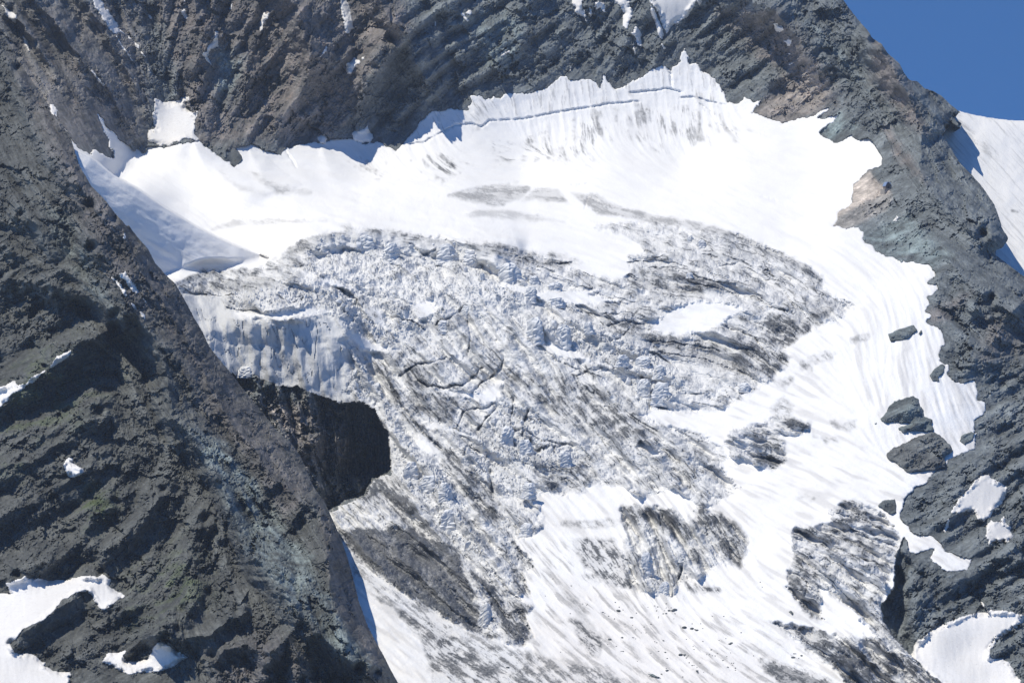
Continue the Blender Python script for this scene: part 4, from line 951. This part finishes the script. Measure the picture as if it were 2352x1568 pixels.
while nb < 130:
    pl = pl_b[0 if rnd.random() < .5 else (1 if rnd.random() < .8 else 2)]
    a, b2 = pl.min(0), pl.max(0)
    if nb % 5 == 0 or nb == 0: su, sv = rnd.uniform(a[0], b2[0]), rnd.uniform(a[1], b2[1])
    tt = rnd.expovariate(1 / 45.0); u = su + tt * .84 + rnd.gauss(0, 7); v = sv + tt * .54 + rnd.gauss(0, 5)
    if rnd.random() < .15: su, sv = rnd.uniform(a[0], b2[0]), rnd.uniform(a[1], b2[1])
    if sdf_small(pl, 0, np.array([u]), np.array([v]))[0] < 0: continue
    p, g, r_ = gpos(u, v)
    if g < 20 or r_ > -8: continue
    o = bpy.data.objects.new('boulder', bm_[nb % 7]); COL.objects.link(o)
    s_ = 0.42 * rnd.paretovariate(2.6); s_ = min(s_, 1.6)
    o.location = p; o.scale = (s_, s_, s_); o.rotation_euler = (0, 0, rnd.uniform(0, 6.28))
    tag(o, 'small dark boulder scattered on the lower snow slope', 'boulder', 'boulders scattered on the lower snow'); nb += 1

# standing ice blocks
def serac_mesh(seed, wx, wy, hz, cap):
    import bmesh
    r = np.random.RandomState(seed)
    n = 20; rows = 14
    bm = bmesh.new(); rings = []
    ph = r.rand(6) * 6.28
    for j in range(rows + 1):
        t = j / rows; ring = []
        z = hz * (t * 1.25 - 0.25)
        taper = 1 - 0.30 * t - (0.55 * max(0, t - 0.72) / 0.28) ** 2 * (1.0 if cap else 0.7)
        for i in range(n):
            a = 2 * math.pi * i / n
            # squarish plan with cleft sides and level ice bands
            q = 1 / max(abs(math.cos(a + .3)), abs(math.sin(a + .3))) ** 0.65
            rr = q * taper * (1 + 0.10 * math.sin(3 * a + ph[0]) + 0.07 * math.sin(5 * a + ph[1] + 2 * t) + 0.05 * math.sin(9 * t + ph[2]) + 0.085 * r.randn())
            ring.append(bm.verts.new((rr * wx * math.cos(a) + 0.10 * wx * math.sin(2.5 * t + ph[3]), rr * wy * math.sin(a), z + 0.05 * hz * math.sin(2 * a + ph[4]) * t + .015 * hz * r.randn())))
        rings.append(ring)
    for j in range(rows):
        for i in range(n):
            bm.faces.new((rings[j][i], rings[j][(i + 1) % n], rings[j + 1][(i + 1) % n], rings[j + 1][i]))
    top = bm.verts.new((0, 0, hz * 1.03)); 
    for i in range(n): bm.faces.new((rings[-1][i], rings[-1][(i + 1) % n], top))
    me = bpy.data.meshes.new('serac'); bm.to_mesh(me); bm.free(); me.materials.append(M_SERAC); return me
SER = [('E', 1325, 700, 120, 150, 'tall striped ice tower, left of the two banded domes in mid icefall'), ('E', 1485, 730, 120, 150, 'tall striped ice dome, right of the two banded domes in mid icefall'),
 ('E', 1290, 480, 90, 90, 'pyramid shaped serac on the snow below the broken lip'), ('E', 1440, 440, 110, 60, 'dirty slab topped serac right of the pyramid shaped one'), ('E', 1450, 535, 120, 60, 'lens shaped serac below the dirty slab topped one'),
 ('E', 1310, 400, 90, 60, 'small rounded serac touching the big leaning block'), ('E', 1170, 350, 160, 140, 'big leaning serac block with cracked face at the end of the lip'),
 ('E', 920, 260, 130, 110, 'hump backed serac at the middle of the upper lip'), ('E', 770, 230, 150, 120, 'wide cracked serac left of the hump backed one on the lip'), ('E', 280, 170, 130, 100, 'smooth pale blue serac block at the left of the upper lip'), ('E', 440, 220, 130, 110, 'grey lumpy serac right of the pale blue block'),
 ('E', 900, 590, 70, 80, 'pointed ice tooth in the middle rubble field'), ('E', 755, 680, 90, 80, 'dirty ice mound left below the pointed tooth'), ('E', 1650, 700, 70, 70, 'small ice tower right of the two banded domes'), 
 ('E', 990, 385, 40, 50, 'tiny upright ice pinnacle in the upper rubble'), ('E', 890, 335, 36, 36, 'tiny grey ice cube in the upper rubble'), ('E', 1850, 900, 100, 70, 'squat ice block at the head of the blue serac belt'), ('E', 1980, 900, 110, 80, 'flat topped ice block in the blue serac belt'), ('E', 2080, 960, 90, 80, 'leaning ice block at the right of the blue serac belt'),
 ('E', 1990, 1060, 110, 130, 'tall blue serac at the lower end of the serac belt'), ('E', 2090, 1090, 130, 130, 'broad blue serac at the right lower end of the serac belt'), ('F', 380, 175, 80, 60, 'dark blue ice cube near the upper right crevasses'), ('F', 310, 150, 50, 50, 'small ice block left of the dark blue cube'), ('F', 305, 380, 50, 34, 'small rounded ice lump on the right ice slope'),
 ('F', 640, 1060, 90, 50, 'low blue ice hump near the right snow tongue'), ('H', 1260, 120, 100, 110, 'rounded serac above the lower icefall shadow'), ('H', 1505, 190, 110, 110, 'bulging serac with pale top in the lower icefall'), ('H', 1140, 40, 110, 130, 'cracked serac tower left in the lower icefall'),
 ('H', 1275, 380, 100, 90, 'triangular serac over the lower snow basin'), ('H', 670, 350, 130, 120, 'blue fin of ice left of two at the foot of the icefall'), ('H', 760, 380, 100, 110, 'blue fin of ice right of two at the foot of the icefall'), ('H', 560, 260, 120, 130, 'vertical grooved serac beside the dark cave'),
 ('H', 790, 560, 130, 130, 'white jagged serac above the grey debris'), ('H', 1265, 620, 100, 100, 'grooved blue serac at the left of the snow basin'), ('H', 1010, 1140, 90, 150, 'long white ice fin in the grey debris near the bottom'), ('I', 150, 980, 80, 90, 'blue ice block at the toe of the lens shaped ice'), ('I', 35, 820, 90, 130, 'dark blue ice wall in the lens shaped ice'),
 ('D', 1505, 960, 120, 60, 'heap of fallen white ice on the ledge below the hanging front')]
for k_, (t_, x_, y_, w_, h_, lab) in enumerate(SER):
    u = T[t_][0] + x_ / 2.45; v = T[t_][1] + (y_ + 0.5 * h_) / 2.45
    p, g, _ = gpos(u, v)
    m_px = K * p[1]
    wx = w_ / 2.45 * m_px * 0.44; hz = h_ / 2.45 * m_px * 0.88
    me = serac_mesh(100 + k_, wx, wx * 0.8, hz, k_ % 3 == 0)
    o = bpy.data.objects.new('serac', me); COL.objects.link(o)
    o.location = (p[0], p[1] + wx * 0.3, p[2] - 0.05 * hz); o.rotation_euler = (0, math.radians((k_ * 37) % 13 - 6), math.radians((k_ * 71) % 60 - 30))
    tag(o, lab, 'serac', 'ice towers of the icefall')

# angular blocks packed between the big towers
def block_mesh(seed):
    import bmesh
    rr = random.Random(seed); bm = bmesh.new()
    for q in range(16):
        a = rr.uniform(0, 6.283); z = rr.choice([-.6, -.2, .3, .75, .9]) + rr.uniform(-.12, .12); w_ = rr.uniform(.7, 1.05) * (1 - .25 * max(z, 0))
        bm.verts.new((w_ * math.cos(a), w_ * math.sin(a) * .85, z))
    h_ = bmesh.ops.convex_hull(bm, input=bm.verts[:])
    bmesh.ops.delete(bm, geom=[g_ for g_ in h_['geom_interior'] if isinstance(g_, bmesh.types.BMVert)], context='VERTS')
    bmesh.ops.bevel(bm, geom=bm.edges[:], offset=.07, segments=1, affect='EDGES')
    me = bpy.data.meshes.new('ice_block'); bm.to_mesh(me); bm.free(); me.materials.append(M_SERAC); return me
blm = [block_mesh(40 + q) for q in range(12)]
zz = np.argwhere((seracz * icez > .8) & (cliffz < .3) & (gl > 25) & (RG < -25) & (U > 0) & (U < 2560) & (V < 1650))
prob = np.random.RandomState(9).permutation(len(zz)); taken = []
for q in prob:
    j, i = zz[q]; u, v = gx[i], gy[j]
    sz = 4.5 * rnd.paretovariate(3.2); sz = min(sz, 13)
    if any((u - a_) ** 2 + (v - b_) ** 2 < (1.15 * (sz + c_)) ** 2 for a_, b_, c_ in taken): continue
    taken.append((u, v, sz))
    p = posG[j, i]; m_ = K * p[1] * sz
    o = bpy.data.objects.new('ice_block', blm[len(taken) % 12]); COL.objects.link(o)
    o.location = (p[0], p[1] + .2 * m_, p[2] + .15 * m_); o.scale = (m_ * rnd.uniform(.8, 1.3), m_, m_ * rnd.uniform(.8, 1.35)); o.rotation_euler = (rnd.uniform(-.3, .3), rnd.uniform(-.3, .3), rnd.uniform(0, 6.28))
    tag(o, 'angular pale ice block jammed among others in the broken icefall', 'ice block', 'angular ice blocks packed in the icefall')
    if len(taken) >= 240: break

# ------------------------------------------------------------------ air
def haze():
    import bmesh
    bm = bmesh.new(); bmesh.ops.create_cube(bm, size=1)
    me = bpy.data.meshes.new('haze'); bm.to_mesh(me); bm.free()
    o = bpy.data.objects.new('haze', me); COL.objects.link(o)
    zmin, zmax = -520.0, 620.0
    o.location = (0, 1900, (zmin + zmax) / 2); o.scale = (2600, 4400, zmax - zmin)
    m = bpy.data.materials.new('haze'); m.use_nodes = True; t = m.node_tree
    t.nodes.remove(t.nodes['Principled BSDF'])
    v = t.nodes.new('ShaderNodeVolumePrincipled'); v.inputs['Color'].default_value = (0.80, 0.88, 1.0, 1); v.inputs['Density'].default_value = 2.4e-5; v.inputs['Anisotropy'].default_value = 0.2
    t.links.new(v.outputs[0], t.nodes['Material Output'].inputs['Volume'])
    me.materials.append(m); tag(o, 'thin blue mountain air filling the whole basin', 'haze', None, 'stuff')
haze()

# ------------------------------------------------------------------ bivouac hut on the spur
def hut():
    import bmesh
    j = int(round((474 - Y0) / S)); i = int(round((2215 - X0) / S))
    p = posA[j, i]
    root = bpy.data.objects.new('mountain_hut', None); COL.objects.link(root)
    root.location = (p[0], p[1] - 9.0, p[2] + 0.3); root.rotation_euler = (0, 0, math.radians(24)); root.scale = (1.25, 1.25, 1.25)
    tag(root, 'tiny metal clad shelter hut with bright roof panel on the rocky spur', 'hut')
    def mt(n, c, r=.5, metal=0.0):
        b = NB(n); v = b.noise(1.5, 4, .6); b.l(b.mix(b.rng(v, .35, .65), c, tuple(x * .82 for x in c)), b.b.inputs['Base Color']); b.b.inputs['Roughness'].default_value = r; b.b.inputs['Metallic'].default_value = metal; return b.m
    wall = mt('hut_wall', (0.16, 0.13, 0.12)); pale = mt('hut_roof', (0.82, 0.83, 0.84), .35); blue = mt('hut_blue', (0.22, 0.30, 0.46), .4); dark = mt('hut_dark', (0.05, 0.05, 0.06)); stone = mt('hut_stone', (0.34, 0.32, 0.29), .9)
    def box(n, x0, x1, y0, y1, z0, z1, m, par=root, bev=.08):
        bm = bmesh.new(); bmesh.ops.create_cube(bm, size=1)
        for v in bm.verts: v.co = Vector((x0 + (v.co.x + .5) * (x1 - x0), y0 + (v.co.y + .5) * (y1 - y0), z0 + (v.co.z + .5) * (z1 - z0)))
        bmesh.ops.bevel(bm, geom=bm.edges[:], offset=bev, segments=1, affect='EDGES')
        me = bpy.data.meshes.new(n); bm.to_mesh(me); bm.free(); me.materials.append(m)
        o = bpy.data.objects.new(n, me); COL.objects.link(o); o.parent = par; return o
    box('foundation', -4.5, 4.5, -3.4, 3.0, -5.0, 0, stone)
    box('wall', -2.6, 2.6, -2, 2, 0, 2.7, wall)
    def slab(n, pts, m):
        bm = bmesh.new()
        for yy in (-2.3, 2.3): [bm.verts.new((x, yy, z)) for x, z in pts]
        bm.verts.ensure_lookup_table(); k = len(pts)
        bm.faces.new(bm.verts[:k]); bm.faces.new(bm.verts[k:][::-1])
        for q in range(k): bm.faces.new((bm.verts[q], bm.verts[k + q], bm.verts[k + (q + 1) % k], bm.verts[(q + 1) % k]))
        bmesh.ops.recalc_face_normals(bm, faces=bm.faces[:])
        me = bpy.data.meshes.new(n); bm.to_mesh(me); bm.free(); me.materials.append(m)
        o = bpy.data.objects.new(n, me); COL.objects.link(o); o.parent = root; return o
    slab('roof_panel', [(-3.1, 2.2), (-2.9, 2.0), (0.1, 5.4), (-0.1, 5.6), (-1.4, 5.2)], blue)['label'] = 'left roof panel coloured blue for shade'  # shade on this roof side is painted in by the blue material
    slab('roof_panel', [(3.1, 2.2), (2.9, 2.0), (0.0, 5.3), (0.1, 5.6), (1.4, 5.2)], pale)['label'] = 'bright right roof panel'
    slab('gable', [(-2.5, 2.6), (2.5, 2.6), (1.0, 4.6), (0, 5.2), (-1.0, 4.6)], wall)
    d = box('door', -0.5, 0.5, -2.12, -1.95, 0.1, 2.1, dark, bev=.02)
    box('window', 1.2, 2.0, -2.1, -1.95, 1.1, 1.8, blue, bev=.02)
hut()
